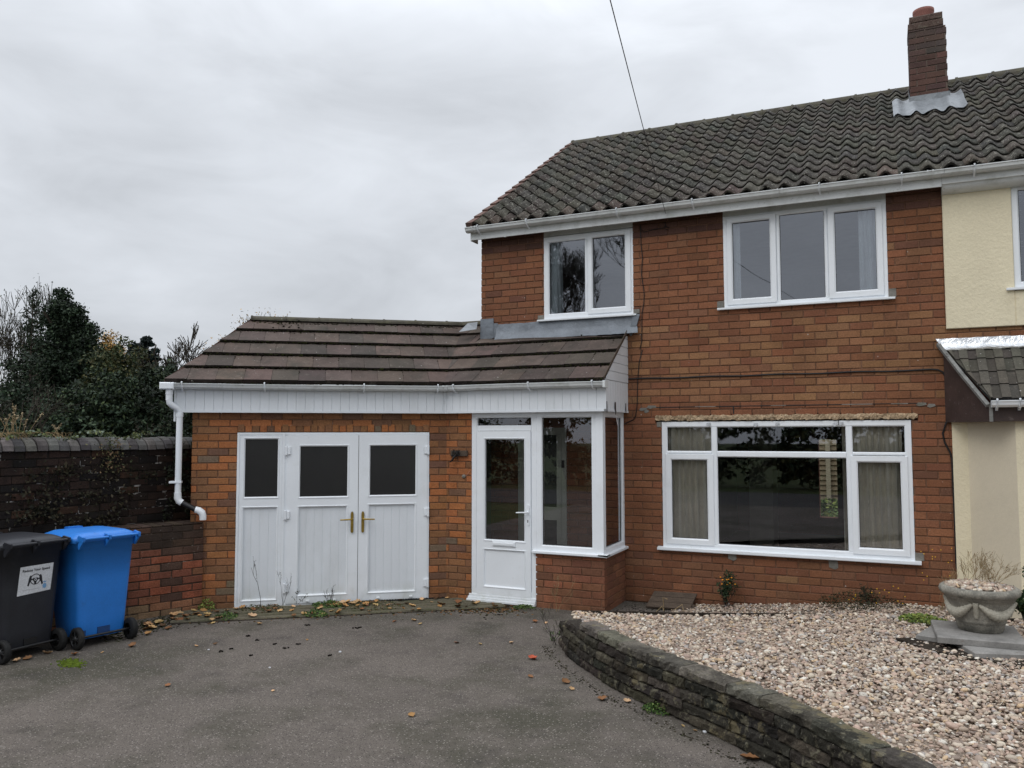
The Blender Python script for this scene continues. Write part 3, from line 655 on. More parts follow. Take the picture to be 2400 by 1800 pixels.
# porch interior left wall + inner door
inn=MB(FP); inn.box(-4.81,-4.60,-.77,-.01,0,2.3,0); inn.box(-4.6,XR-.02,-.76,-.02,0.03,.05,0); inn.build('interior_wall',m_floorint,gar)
idr=MB(FH)
for (x0,x1,z0,z1) in [(-4.22,-4.10,.09,2.0),(-3.70,-3.635,.09,1.95),(-3.63,-3.57,.09,2.03),(-4.22,-3.63,1.94,2.03),(-4.10,-3.70,.897,1.057),(-4.10,-3.70,.09,.25)]:
    idr.box(x0,x1,-.06,.012 if x0==-3.63 else .004,z0,z1,0)
ido=idr.build('inner_door',M('cream gloss paint',(.42,.43,.38),rough=.4,var=.05),gar)
q=MB(FH); q.box(-4.10,-3.70,-.03,-.02,.25,1.94); q.build('pane',m_glass_dark,ido)
q=MB(FH); q.box(-3.625,-3.595,.012,.03,1.54,1.63); q.build('door_lock',m_black,ido)
# garage doors ---------------------------------------------------
def upvc_panel(root,name,fr,o,gl,pn,bf,label=None,rail=True,boards=5,leaf=True):
    """o outer rect; gl glass rect; pn lower panel rect"""
    a0,a1,c0,c1=o; mb=MB(fr); fb_=bf-.05
    # stiles and rails as one face with bevelled openings
    mb.box(a0,gl[0],fb_,bf,c0,c1); mb.box(gl[1],a1,fb_,bf,c0,c1)
    mb.box(gl[0],gl[1],fb_,bf-.0005,gl[3],c1); mb.box(gl[0],gl[1],fb_,bf-.0005,pn[3],gl[2]); mb.box(gl[0],gl[1],fb_,bf-.0005,c0,pn[2])
    for r_ in (gl,pn): mb.ring(r_[0]-.010,r_[1]+.010,r_[2]-.010,r_[3]+.010,.020,fb_+.01,bf+.005,bead=.012)
    d=mb.build(name,m_pvc,root,label=label)
    q=MB(fr); n=boards; w=(pn[1]-pn[0])/n
    for i in range(n): q.prism([(pn[0]+i*w,bf-.0235),(pn[0]+i*w+.0012,bf-.0215),(pn[0]+i*w+.003,bf-.020),(pn[0]+(i+1)*w-.003,bf-.020),(pn[0]+(i+1)*w-.0012,bf-.0215),(pn[0]+(i+1)*w,bf-.0235),(pn[0]+(i+1)*w,bf-.034),(pn[0]+i*w,bf-.034)],pn[2]-.002,pn[3]+.002,axis='c')
    q.build('panel',m_clad,d)
    q=MB(fr); q.box(gl[0]-.002,gl[1]+.002,bf-.035,bf-.022,gl[2]-.002,gl[3]+.002); q.build('pane',m_glass_dark,d)
    q=MB(fr); q.ring(gl[0]+.000,gl[1]-.000,gl[2]+.000,gl[3]-.000,.006,bf-.024,bf-.016,bead=.001); q.build('gasket',m_gasket,d)
    return d
BFD=-.002
fm=MB(FG); fm.ring(SD0,-.2085,-.004,1.974,.035,-.07,BFD); fm.box(-1.905,-1.876,-.06,BFD+.004,.0,1.972); fm.box(-1.876,-1.846,-.06,BFD-.004,.0,1.94); fm.build('door_frame',m_pvc,gar)
upvc_panel(gar,'side_panel',FG,(SD0+.034,-1.906,.0,1.94),(-2.324,-1.945,1.231,1.908),(-2.335,-1.95,.075,1.122),BFD+.004,label='fixed white side panel with a narrow dark pane',boards=4)
gdr=[]
for (o,gl,pn,hx,sg) in [((-1.848,-1.042,.022,1.945),(-1.713,-1.158,1.224,1.822),(-1.722,-1.165,.108,1.120),-1.108,-1),((-1.036,-.232,.022,1.945),(-.915,-.362,1.229,1.827),(-.925,-.372,.108,1.128),-.985,1)]:
    d=upvc_panel(gar,'garage_door',FG,o,gl,pn,BFD+.008,label='left leaf of the white garage double door' if sg<0 else 'right leaf of the white garage double door',boards=6)
    q=MB(FG); x=hx; b=BFD+.013
    q.prism([(x-.016,.822),(x-.008,.808),(x+.008,.808),(x+.016,.822),(x+.016,1.028+.0),(x+.008,1.052),(x-.008,1.052),(x-.016,1.028)],b,b+.010)
    q.tube([(x,b,.965),(x,b+.045,.965),(x+sg*.02,b+.052,.966),(x+sg*.135,b+.050,.962)],[.010,.010,.009,.008],8)
    q.build('handle',m_brass,d)
    hxs=-1.862 if sg<0 else -.222
    for z in (1.765,1.03,.20):
        q=MB(FG); q.box(hxs-.012,hxs+.012,b-.004,b+.02,z-.055,z+.055,ch=.004); q.box(hxs+(.012 if sg<0 else -.05),hxs+(.05 if sg<0 else -.012),b-.002,b+.012,z-.045,z+.045,ch=.004); q.build('hinge',m_pvc,d)
    for x in ((-1.60,-1.30) if sg<0 else (-.80,-.42)):
        q=MB(FG); q.box(x-.018,x+.018,b-.006,b+.010,.035,.055,ch=.003); q.build('drain_cap',m_pvc,d)
# porch door ----------------------------------------------------
pf=MB(FP); pf.ring(-4.475,-3.640,.09,2.213,.072,-.07,BFD); pf.box(-4.404,-3.709,-.06,BFD-.001,1.992,2.054)
po=pf.build('porch_door_frame',m_pvc,gar)
q=MB(FP); pane(q,-4.39,-3.704,2.05,2.18,-.03); q.build('pane',m_glass,po,fix=False)
q=MB(FP); q.ring(-4.391,-3.705,2.053,2.142,.006,-.034,-.02,bead=.001); q.build('gasket',m_gasket,po)
q=MB(FP)
for k,(b,z0,z1) in enumerate([(.055,.012,.040),(.035,.0405,.064),(.018,.0645,.092)]): q.box(-4.516+k*.008,-3.648,-.06,b,z0,z1,ch=.004)
q.build('threshold',m_pvc,po)
mb=MB(FP); o=(-4.402,-3.711,.094,1.988); gl=(-4.303,-3.783,.720,1.900); pn=(-4.309,-3.780,.188,.616); bf=.010; fb_=-.04
mb.box(o[0],gl[0],fb_,bf,o[2],o[3]); mb.box(gl[1],o[1],fb_,bf,o[2],o[3])
for z0,z1 in ((o[2],pn[2]),(pn[3],gl[2]),(gl[3],o[3])): mb.box(gl[0],gl[1],fb_,bf-.0005,z0,z1)
for r_ in (gl,pn): mb.ring(r_[0]-.010,r_[1]+.010,r_[2]-.010,r_[3]+.010,.020,fb_+.01,bf+.005,bead=.012)
mb.box(pn[0],pn[1],fb_+.005,bf-.014,pn[2],pn[3])
pd=mb.build('porch_door',m_pvc,gar,label='white half glazed porch door with letter box')
q=MB(FP); pane(q,gl[0]-.003,gl[1]+.003,gl[2]-.003,gl[3]+.003,-.015); q.build('pane',m_glass,pd,fix=False)
q=MB(FP); q.ring(gl[0],gl[1],gl[2],gl[3],.006,-.018,-.008,bead=.001); q.build('gasket',m_gasket,pd)
q=MB(FP); q.box(-4.195,-3.90,bf,bf+.012,.658,.712,ch=.004); q.box(-4.18,-3.915,bf+.0121,bf+.018,.668,.700,ch=.004); q.build('letter_box',m_pvc,pd)
q=MB(FP); q.prism([(-3.757,.925),(-3.748,.912),(-3.734,.912),(-3.725,.925),(-3.725,1.133),(-3.734,1.147),(-3.748,1.147),(-3.757,1.133)],bf,bf+.012); q.tube([(-3.741,bf,1.062),(-3.741,bf+.045,1.062),(-3.76,bf+.052,1.061),(-3.872,bf+.048,1.055)],[.010,.010,.009,.008],8); q.box(-3.746,-3.736,bf+.0121,bf+.014,.945,.975,1); q.build('handle',[m_pvc,m_black],pd)
# porch side window front + return
w=make_window(gar,FP,(-3.640,-2.842,.632,2.206),.068,[],[(-3.573,-2.978,.708,2.172)],bf=.0,sill=None,label='tall white porch window beside the door')
q=MB(FP); q.box(-2.976,-2.930,-.055,.0005,.66,2.18); q.box(-2.930,-2.842,-.055,.006,.634,2.204,ch=.003); q.build('corner_post',m_pvc,w)
q=MB(FP); q.prism([(-.06,.640),(.004,.638),(.045,.632),(.045,.612),(.04,.606),(.03,.606),(.028,.615),(-.06,.618)],-3.688,XR+.045,axis='a'); q.build('sill',m_pvc,w)
w=make_window(gar,FQ,(YP+.01,YF-.003,.632,2.206),.066,[],[(8.625,9.235,.705,2.172)],bf=.0,sill=None,label='narrow white porch window on the side return')
q=MB(FQ); q.prism([(-.06,.640),(.004,.638),(.045,.632),(.045,.612),(.04,.606),(.03,.606),(.028,.615),(-.06,.618)],YP-.045,YF-.002,axis='a'); q.build('sill',m_pvc,w)
# inner mullion behind the return glass
# cladding fascia -----------------------------------------------
DF=.085
ft=math.tan((TH)/2)
def cladding(fr,a0,a1,b,z0,z1,mb,pitch=.1,rev=False):
    a=a0
    while a<a1-1e-4:
        a2=min(a+pitch,a1)
        mb.prism([(a,b-.012),(a+.0006,b-.0035),(a+.003,b),(a2-.003,b),(a2-.0006,b-.0035),(a2,b-.012)],z0,z1,axis='c'); a=a2
kx=DF*math.tan(TH/2)
mb=MB(FG); cladding(FG,-3.055,-kx,DF,2.225,2.505,mb)
m2=MB(FP); cladding(FP,K[0]+kx,XR+.055,DF,2.225,2.505,m2)
mb.box(-3.055,-kx,DF-.012,DF+.006,2.200,2.2245); m2.box(K[0]+kx,XR+.058,DF-.012,DF+.006,2.200,2.2245)
mb.box(-3.075,-3.0551,-.1,DF+.004,2.10,2.50)
m2.box(K[0]+kx-.004,K[0]+kx+.018,DF,DF+.007,2.2246,2.5)
m3=MB(FQ); XS=.055
cladding(FQ,YP-DF,YF-.002,XS,2.225,2.548,m3,pitch=.092); m3.box(YP-DF-.006,YF-.002,XS-.012,XS+.006,2.200,2.2245); m3.box(YP-DF-.006,YP-DF+.03,XS-.01,XS+.008,2.2246,2.52)
# soffit underside
m4=MB(); pts=[FG(-3.06,DF-.012,2.215),FG(-kx,DF-.012,2.215),Vector((XR+.055,YP-DF+.01,2.215)),Vector((XR+.055,YF,2.215)),Vector((XR-.1,YF,2.215)),Vector((XR-.1,YP+.06,2.215)),Vector((K[0],YP+.06,2.215)),FG(-3.06,-.02,2.215)]
m4.face(pts,local=False)
merge(mb,m2,m3,m4); mb.build('cladding',m_clad,gar)
# triangular horizontal boards above the return
PITCH_T=.70
mb=MB(FQ); z=2.550; k=0
def roofz(y): return 2.535+PITCH_T*(y-8.385)
while z<3.10:
    z1=min(z+.105,3.12)
    y0=8.385+(z-2.535)/PITCH_T+.03; y1=8.385+(z1-2.535)/PITCH_T+.03
    y0=max(y0,YP-.08); y1=max(y1,YP-.08)
    if y0<YF-.02:
        y1=min(y1,YF-.004)
        for (o_,zz0,zz1,ya,yb) in ((XS+.004,z+.004,z1-.004,y0+.004,y1-.004),): mb.prism([(ya,zz0),(YF-.002,zz0),(YF-.002,zz1),(yb,zz1)],XS-.01,o_)
    z=z1
mb.prism([(YP-.07,2.551),(YF-.003,2.551),(YF-.003,3.10)],XS-.03,XS-.006)
mb.build('gable_boards',m_clad,gar)
for (y,w_,l,x_) in [(YP-DF+.02,.016,.10,.0),(YP+.24,.028,.11,0),(YF-.13,.014,.09,0)]:
    tp=MB(FQ); tp.prism([(y-w_/2,2.31),(y+w_/2,2.31),(y+w_*.9,2.31-l),(y+w_*.1,2.31-l-.03),(y-w_/2,2.31-l*.6)],XS+.008,XS+.012); tp.build('tape_strip',m_black,gar)
tp=MB(FQ)
tp.prism([(YP+.27,2.17),(YP+.33,2.10),(YP+.36,2.02),(YP+.32,2.06),(YP+.26,2.18)],XS+.004,XS+.007)
tp.build('paper_tag',m_paper,gar)
# roof -----------------------------------------------------------
NE=.158      # eave offset in front of the walls
ZEV=2.535; GAU=.31*math.cos(math.atan(.70)); NR=1.13
vt=math.tan(TH/2)   # valley: s = out*vt  (out positive toward viewer)
def gpt(s,n,h=0): # n = distance behind garage face
    v=FG(s,-n,ZEV+.70*(n+NE)); nn=Vector((-gn[0]*.57,-gn[1]*.57,.82)); return v+nn*h
def ppt(x,n,h=0):
    v=FP(x,-n,ZEV+.70*(n+NE)); return v+Vector((0,-.57,.82))*h
def tiles(mb,pf,lf,rf,n0,n1,w=.30,ph=0.,tall=.044):
    n=n0; r=0
    while n<n1-.05:
        nt=min(n+GAU,n1); top=min(nt+.03,n1)
        x=-6+((r%2)*w/2+ph)
        while x<6:
            x0,x1=x+.0015,x+w-.0015; x+=w
            L0,L1,R0,R1=lf(n),lf(top),rf(n),rf(top)
            a0,a1=max(x0,L0),min(x1,R0); b0,b1=max(x0,L1),min(x1,R1)
            if a1<=a0 and b1<=b0: continue
            if a1<a0: a0=a1=min(max(a0,L0),R0) 
            if b1<b0: b0=b1=min(max(b0,L1),R1)
            hh=tall+random.uniform(-.003,.003); c=jc(random.choice([(.086,.065,.055),(.098,.072,.060),(.074,.058,.050)]),.13)
            nn=n+random.uniform(-.004,.004)
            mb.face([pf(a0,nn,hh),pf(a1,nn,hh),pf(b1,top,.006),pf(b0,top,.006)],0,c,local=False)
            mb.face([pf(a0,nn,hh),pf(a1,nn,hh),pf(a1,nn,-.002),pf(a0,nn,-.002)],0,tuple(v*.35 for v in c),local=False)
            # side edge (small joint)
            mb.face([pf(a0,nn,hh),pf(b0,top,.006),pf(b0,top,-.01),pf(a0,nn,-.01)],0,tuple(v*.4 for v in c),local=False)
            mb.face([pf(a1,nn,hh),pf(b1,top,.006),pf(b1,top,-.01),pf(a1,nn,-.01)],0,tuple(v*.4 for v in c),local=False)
        n=nt; r+=1
mb=MB()
lv=lambda n:-3.165+(n+NE)*(.80/1.29)
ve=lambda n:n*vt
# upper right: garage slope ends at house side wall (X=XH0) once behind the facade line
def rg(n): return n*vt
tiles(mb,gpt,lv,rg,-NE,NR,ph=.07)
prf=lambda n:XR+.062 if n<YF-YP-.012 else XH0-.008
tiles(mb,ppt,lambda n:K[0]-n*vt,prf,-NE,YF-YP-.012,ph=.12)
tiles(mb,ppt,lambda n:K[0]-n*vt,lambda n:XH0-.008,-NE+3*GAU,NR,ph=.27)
# decks
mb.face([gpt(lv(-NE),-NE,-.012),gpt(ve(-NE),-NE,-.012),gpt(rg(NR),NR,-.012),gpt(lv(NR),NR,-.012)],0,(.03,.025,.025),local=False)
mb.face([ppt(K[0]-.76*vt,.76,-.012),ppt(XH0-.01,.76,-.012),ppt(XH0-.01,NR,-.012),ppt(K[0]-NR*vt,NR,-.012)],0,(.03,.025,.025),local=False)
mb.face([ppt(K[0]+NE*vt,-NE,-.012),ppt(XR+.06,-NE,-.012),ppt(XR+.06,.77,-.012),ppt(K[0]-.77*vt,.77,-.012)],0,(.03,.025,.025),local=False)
# rear slope
A=gpt(lv(NR),NR,0);B=gpt(rg(NR),NR,0); 
mb.face([A,B,Vector((XH0-.01,13.2,2.4)),Vector((-7.2,11.8,2.4))],0,(.09,.065,.06),local=False)
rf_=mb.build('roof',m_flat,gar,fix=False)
# porch verge edge (brown end of the tiles)
mb=MB()
P0,P1=ppt(XR+.062,-NE,.034),ppt(XR+.062,YF-YP-.01,.030)
mb.face([P0,P1,P1-Vector((0,0,.05)),P0-Vector((0,0,.03))],local=False); mb.face([P0+Vector((.006,0,0)),P1+Vector((.006,0,0)),P1-Vector((-.006,0,.05)),P0-Vector((-.006,0,.03))],local=False)
mb.face([P0,P1,P1+Vector((.006,0,0)),P0+Vector((.006,0,0))],local=False); mb.build('verge',m_wood,gar,fix=False)
mb=MB(); L0,L1=gpt(lv(-NE),-NE,.03),gpt(lv(NR),NR,.03)
mb.face([L0,L1,L1-Vector((0,0,.12)),L0-Vector((0,0,.10))],local=False); mb.build('verge',m_verge,gar)
# ridge
mb=MB(); s=lv(NR)-.02; e=rg(NR)
q_=[]
while s<e:
    l=min(.42,e-s); P=[]
    for ss,rr in ((s,.088),(s+.02,.088),(s+.021,.08),(s+l,.078)):
        P.append([gpt(ss,NR,0)+Vector((gn[0],gn[1],0))*(-rr*1.25*math.cos(math.pi*k/8))+Vector((0,0,.0+rr*.8*math.sin(math.pi*k/8)-.02)) for k in range(9)])
    mb.grid(P,smooth=False,local=False); mb.face(P[0],local=False); s+=l
P=[]
for xx in (K[0]-NR*vt-.05,XH0-.01): P.append([(xx,YP+NR-.1*math.cos(math.pi*k/8),ZEV+.7*(NR+NE)-.02+.065*math.sin(math.pi*k/8)) for k in range(9)])
mb.grid(P,smooth=False)
mb.build('ridge',m_ridge,gar)
# moss clumps on tile edges
mb=MB(); ico=[]
def moss_at(p,sc):
    c=jc(random.choice([(.016,.015,.009),(.024,.026,.010),(.012,.010,.008)]),.3); mb.blob(p,sc*random.uniform(.8,1.6),sc*random.uniform(.7,1.1),sc*random.uniform(.5,.8),0,c,n=6)
for r in range(0,5):
    n=-NE+r*GAU
    for _ in range(560 if r else 80):
        s=random.uniform(lv(n),rg(n)); moss_at(gpt(s,n-.006,random.uniform(.004,.030) if r else .0),random.uniform(.007,.016)*(1.5 if random.random()<.1 else 1))
    if r<4:
        for _ in range(360 if r else 50):
            s=random.uniform(K[0]-n*vt,XR+.05); moss_at(ppt(s,n-.006,random.uniform(.004,.030)),random.uniform(.006,.014)*(1.5 if random.random()<.1 else 1))
    w=.30
    for pf,ph,lo,hi in ((gpt,.07,lv(n),rg(n)),(ppt,.12,K[0]-n*vt,XR)):
        x=-6+((r%2)*w/2+ph)
        while x<6:
            if lo<x<hi and random.random()<.75:
                for _ in range(random.randint(1,9)): moss_at(pf(x+random.uniform(-.006,.006),n+random.uniform(.02,GAU),.02),random.uniform(.004,.009))
            x+=w
for _ in range(140): moss_at(gpt(random.uniform(lv(NR),rg(NR)),NR-.10+random.uniform(-.02,.02),.018),random.uniform(.008,.016))
for _ in range(70): s=random.uniform(-2.1,-1.75); moss_at(gpt(s,NR-.05-random.uniform(0,.28),.045 if random.random()<.5 else .02),random.uniform(.006,.014))
mb.build('moss',m_moss,rf_,fix=False)
# lead flashing on the house wall above the porch roof
mb=MB(FH); P=[]; nn=40
for j,(b,dz) in enumerate(((.004,0),(.012,-.11),(.03,-.165),(.085,-.235))):
    row=[]
    for k in range(nn+1):
        t=k/nn; x=-4.52+t*(1.83) ; zt=3.385-.01*t if j==0 else 3.375
        if x<-3.95 and j==0: zt=3.36
        row.append((x+(.02*j if k==nn else 0),b+random.uniform(0,.005),zt+dz+random.uniform(-.003,.003)))
    P.append(row)
mb.grid(P)
mb.prism([(-2.70,3.375),(-2.62,3.37),(-2.66,3.24),(-2.72,3.13),(-2.735,3.115),(-2.76,3.15),(-2.745,3.20)],.014,.03)
mb.prism([(-4.745,3.44),(-4.56,3.44),(-4.555,3.19),(-4.60,3.175),(-4.75,3.18)],.006,.016)
mb.box(-4.56,-4.50,.004,.012,3.19,3.375)
mb.build('lead_flashing',m_lead,gar,fix=False)
mb=MB(); mb.face([(-4.93,9.30,3.40),(-4.76,9.25,3.40),(-4.75,9.20,3.30),(-4.98,9.15,3.27)],local=False); mb.build('mortar_fillet',m_lead_pale,gar)
# gutters
kg=(DF+.01)*math.tan(TH/2)
g1=gutter(gar,FG,-3.20,-kg+.012,DF+.008,2.462,brk=(-2.98,-2.1,-.99,-.13),uni=(-3.07,),sag=.006)
g2=gutter(gar,FP,K[0]+kg-.012,XR+.085,DF+.008,2.462,brk=(-4.62,-3.66,-2.90),uni=(K[0]+kg+.05,),sag=-.004)
q=MB(FP); q.box(XR+.06,XR+.09,DF+.0,DF+.118,2.455,2.530,ch=.004); q.build('stop_end',m_pvc_dirty,g2)
# rainwater pipe
mb=MB(FG)
mb.box(-3.21,-3.06,DF+.004,DF+.122,2.452,2.530,ch=.01)
px,pb=-3.115,DF+.06
mb.tube([(px,pb,2.46),(px,pb,2.40)],.040,14); mb.tube([(px,pb,2.405),(px,pb,2.335)],.036,14)
mb.tube([(px,pb,2.34),(px+.005,pb,2.305),(px+.03,pb-.01,2.275),(px+.075,pb-.04,2.245),(px+.10,pb-.055,2.21),(px+.103,pb-.058,2.15)],.034,14)
xx,bb=px+.103,pb-.058
mb.tube([(xx,bb,2.195),(xx,bb,2.15)],.039,14); mb.tube([(xx,bb,2.15),(xx,bb,1.30)],.034,14)
mb.tube([(xx,bb,1.31),(xx,bb,1.25),(xx+.015,bb,1.215),(xx+.045,bb,1.195)],.039,14)
dpo=mb.build('downpipe',m_pvc,gar)
q=MB(FG); q.box(xx-.09,xx+.038,bb-.045,bb+.036,1.415,1.437); q.build('pipe_clip',m_pvc,dpo)
q=MB(FG); q.tube([(xx+.03,bb,1.205),(xx+.20,bb+.02,1.115)],.030,12); q.build('waste_pipe',m_black,dpo)
q=MB(FG); q.tube([(xx+.19,bb+.02,1.12),(xx+.225,bb+.02,1.11),(xx+.26,bb+.02,1.085),(xx+.272,bb+.02,1.045),(xx+.272,bb+.02,1.005)],[.036,.039,.040,.038,.036],14); q.build('elbow',m_pvc,dpo)
# ================================================================== WALL FITTINGS
t=thing('hook_bracket','short grey timber block with black wire hook beside the porch door','bracket',(-4.64,YP-.02,1.72))
q=MB(FP); q.box(-4.745,-4.522,.004,.034,1.690,1.757,ch=.005); q.build('block',m_wood,t)
q=MB(FP)
for i in range(16):
    x=-4.66+random.uniform(-.045,.045); q.tube([(x,.036,1.76+random.uniform(-.01,.012)),(x+random.uniform(-.03,.03),.055,1.73),(x+random.uniform(-.04,.03),.045,1.69+random.uniform(-.03,.02))],.0035,4)
q.tube([(-4.68,.04,1.70),(-4.69,.055,1.672),(-4.71,.055,1.64),(-4.745,.045,1.618)],[.011,.013,.012,.005],6); q.build('wire_hook',m_black,t)
t=thing('bell_push','small round grey bell push with a loose wire beside the porch door','bell',(-4.577,YP-.01,1.455))
q=MB(); q.lathe([(.0,.018),(.014,.018),(.022,.012),(.024,0)],FP(-4.577,.002,1.452),14,axis=(0,-1,0)); q.build('button',m_cement,t)
q=MB(FP); q.tube([(-4.56,.006,1.456),(-4.52,.014,1.478),(-4.505,.012,1.51),(-4.487,.006,1.52)],.0022,4); q.build('wire',M('pink wire',(.5,.25,.2),rough=.6),t)
def cable(name,label,pts,r,mat=m_cable,cat='cable'):
    q=MB(); q.tube(pts,r,6,local=False); o=q.build(name,mat); return tag(o,label,cat)
fp=lambda x,z,b=.008:(x,YF-b,z)
cable('wall_cable','thin black cable hanging down the brick from the eaves past the left upstairs window',[fp(-2.605,4.44),fp(-2.60,4.2),fp(-2.585,4.05),fp(-2.60,3.85),fp(-2.57,3.62),fp(-2.575,3.5),fp(-2.60,3.38),fp(-2.605,3.05),fp(-2.63,2.95),fp(-2.60,2.945),fp(-2.64,2.80),fp(-2.66,2.6),fp(-2.67,2.3),fp(-2.69,2.16),fp(-2.72,2.12),fp(-2.83,2.07)],.005)
cable('wall_cable','black cable running level across the brick above the big window',[fp(-2.77,2.603)]+[fp(-2.77+3.2*k/24,2.603+.004*math.sin(k*1.1)) for k in range(1,25)]+[fp(.49,2.60),fp(.535,2.575),fp(.56,2.52),fp(.566,2.3,.012),fp(.566,2.1,.012),fp(.545,2.05),fp(.515,1.95),fp(.53,1.86),fp(.575,1.76),fp(.588,1.7),fp(.592,1.3),fp(.594,.6)],.009)
cable('eaves_cable','short looped black cable on the brick just under the eaves',[fp(-2.60,4.40),fp(-2.57,4.352),fp(-2.45,4.372),fp(-2.34,4.375),fp(-2.30,4.395),fp(-2.26,4.37),fp(-2.28,4.35),fp(-2.315,4.362),fp(-2.30,4.40),fp(-2.31,4.44)],.004)
wa=Vector((-2.33,9.10,4.47)); v=ray(1437,0); wb=Vector((v[0]*3.2,v[1]*3.2,v[2]*3.2+CAMZ)); 
wdir=(wb-wa)
pts=[]
for k in range(31):
    t_=k/30; p=wa.lerp(Vector((-2.0,-14,11.5)),t_); pts.append(p)
# aim the wire so it leaves over the ridge line of sight
v1=ray(1560,500); v2=ray(1437,0)
a_=Vector(v1)*(9.10/v1[1])+Vector((0,0,CAMZ)); b_=Vector(v2)*(4.0/v2[1])+Vector((0,0,CAMZ))
dd=b_-a_; pts=[a_+dd*(k*.4)+Vector((0,0,-.35*(k/10)*(1-k/10))) if k<=10 else a_ for k in range(11)]
cable('overhead_wire','thin black telephone wire slanting across the sky down to the eaves',[tuple(p) for p in pts],.0032,cat='wire')
# ================================================================== SITE
def sheet(name,poly,z,mat,label=None):
    q=MB(); q.face([(x,y,z) for x,y in poly]); o=q.build(name,mat); 
    if o.data.polygons[0].normal.z<0: o.data.flip_normals()
    return struct(o,label)
sheet('ground',[(-150,-150),(150,-150),(150,250),(-150,250)],-.03,m_grass)
sheet('road',[(-60,-9.5),(60,-9.5),(60,-4.2),(-60,-4.2)],-.012,m_road)
sheet('driveway',[(-7.9,-4.2),(8,-4.2),(8,9.2),(-2.9,9.3),(-4.9,8.7),(-7.2,6.9),(-7.9,6)],0.0,m_asph)
# ribbed mossy paving in front of the garage
q=MB(FG); ribs=[.06,.17,.29,.41,.53,.66]
def strip(q,b0,b1,mat):
    def se(b): return -2.95-.02*b
    s1=.25+.25*(0.75-b0); 
    s1=min(.9,.10+b0*.55+ .9*(.75-b0)); n=24; P=[]
    for bb in (b0,b0+.008,b1-.008,b1):
        P.append([(se(bb)+(s1-se(bb))*k/n,bb+.006*math.sin(k*1.7+b0*9),(.020 if b0+.001<bb<b1-.001 else .001)+.004*math.sin(k*.9+b0*31)*(1 if b0+.001<bb<b1-.001 else 0)) for k in range(n+1)])
    q.grid(P,smooth=False)
for i in range(len(ribs)-1): strip(q,ribs[i]+.022,ribs[i+1]-.022,0)
struct(q.build('ribbed_paving',m_rib))
q=MB(FG); q.prism([(-2.98,.04),(1.3,.04),(.55,.66),(-2.98,.68)],-.01,.004,axis='c'); struct(q.build('ribbed_paving_base',m_soil))
q=MB(FG); q.box(-1.55,.02,.02,.052,.0,.022); 
for i in range(50): q.box(-1.54+i*.031,-1.525+i*.031,.024,.048,.022,.026)
tag(q.build('drain_channel',m_black),'narrow black drain channel along the foot of the garage doors','drain')
# low red wall and tall dark wall -------------------------------------------
lw=[(-6.985,6.87),(-7.30,6.10),(-7.52,5.45)]
t=thing('garden_wall','low red brick wall running forward from the garage corner','wall',(-7.3,6.1,0))
q=MB(); 
for i in range(2):
    p=Vector((*lw[i],0)); e=Vector((*lw[i+1],0)); d=(e-p); L_=d.length; d.normalize(); nrm=Vector((-d.y,d.x,0)); 
    if nrm.x<0: nrm=-nrm
    f=Fr(p,d,nrm); m2=MB(f); bricks(m2,0,L_,-.02,.955,pal_low,ph=.1*i,thick=.34,jit=.004,endl=0,endr=0)
    bricks(MB(f),0,0,0,0,pal_low) if False else None
    # top course across
    x=0
    while x<L_-.02:
        m2.box(x+.005,min(x+.108,L_)-.005,-.335,-.003,.957,.972,0,jc((.05,.033,.024),.3),ch=.003); x+=.112
    merge(q,m2)
q.build('brickwork',[m_brick_old if False else M('stained red brick',attr=True,rough=.92,var=.28,vs=5,fine=.28,fs=80,patches=[(2.4,.54,.7,(.045,.03,.022),.6),(12,.62,.72,(.40,.36,.31),.35)],specks=[(18,.12,(.5,.48,.45),.08)],bump=[(50,.7,.009)],spec=.2),m_mortar_low],t)
DW0,DW1=(-7.50,7.6),(-8.02,2.2)
t=thing('boundary_wall','tall blackened brick wall with rounded coping behind the bins','wall',(-7.7,5,0))
p=Vector((*DW0,0)); e=Vector((*DW1,0)); d=(e-p); LW=d.length; d.normalize(); nrm=Vector((-d.y,d.x,0)); 
if nrm.x<0: nrm=-nrm
FD=Fr(p,d,nrm); m2=MB(FD); bricks(m2,0,LW,-.02,1.815,pal_dark,ph=.05,thick=.24,jit=.005,j=.013); m2.build('brickwork',[m_brick_old,m_mortar_old],t)
q=MB(FD); x=0
m_cop=M('blue brick coping',attr=True,rough=.8,var=.3,vs=8,fine=.25,fs=80,patches=[(5,.55,.7,(.05,.055,.03),.6),(12,.60,.7,(.20,.20,.19),.4)],bump=[(50,.5,.006)],spec=.3)
while x<LW:
    w=.112; rr=.125+random.uniform(-.004,.004); c=jc(random.choice([(.080,.076,.075),(.058,.055,.054),(.10,.093,.09)]),.25); dz=random.uniform(-.006,.006); lean=random.uniform(-.01,.01)
    P=[]
    for a,sc in ((x+.004,.95),(x+.014,1.),(x+w-.014,1.),(x+w-.004,.95)):
        P.append([(a+lean*math.sin(math.pi*k/8),-.12+.155*sc*math.cos(math.pi*k/8),1.79+dz+.135*sc*math.sin(math.pi*k/8)) for k in range(9)])
    q.grid(P,col=c,smooth=False); q.face(P[0],0,c); q.face(P[-1],0,c); x+=w
q.build('coping',m_cop,t)
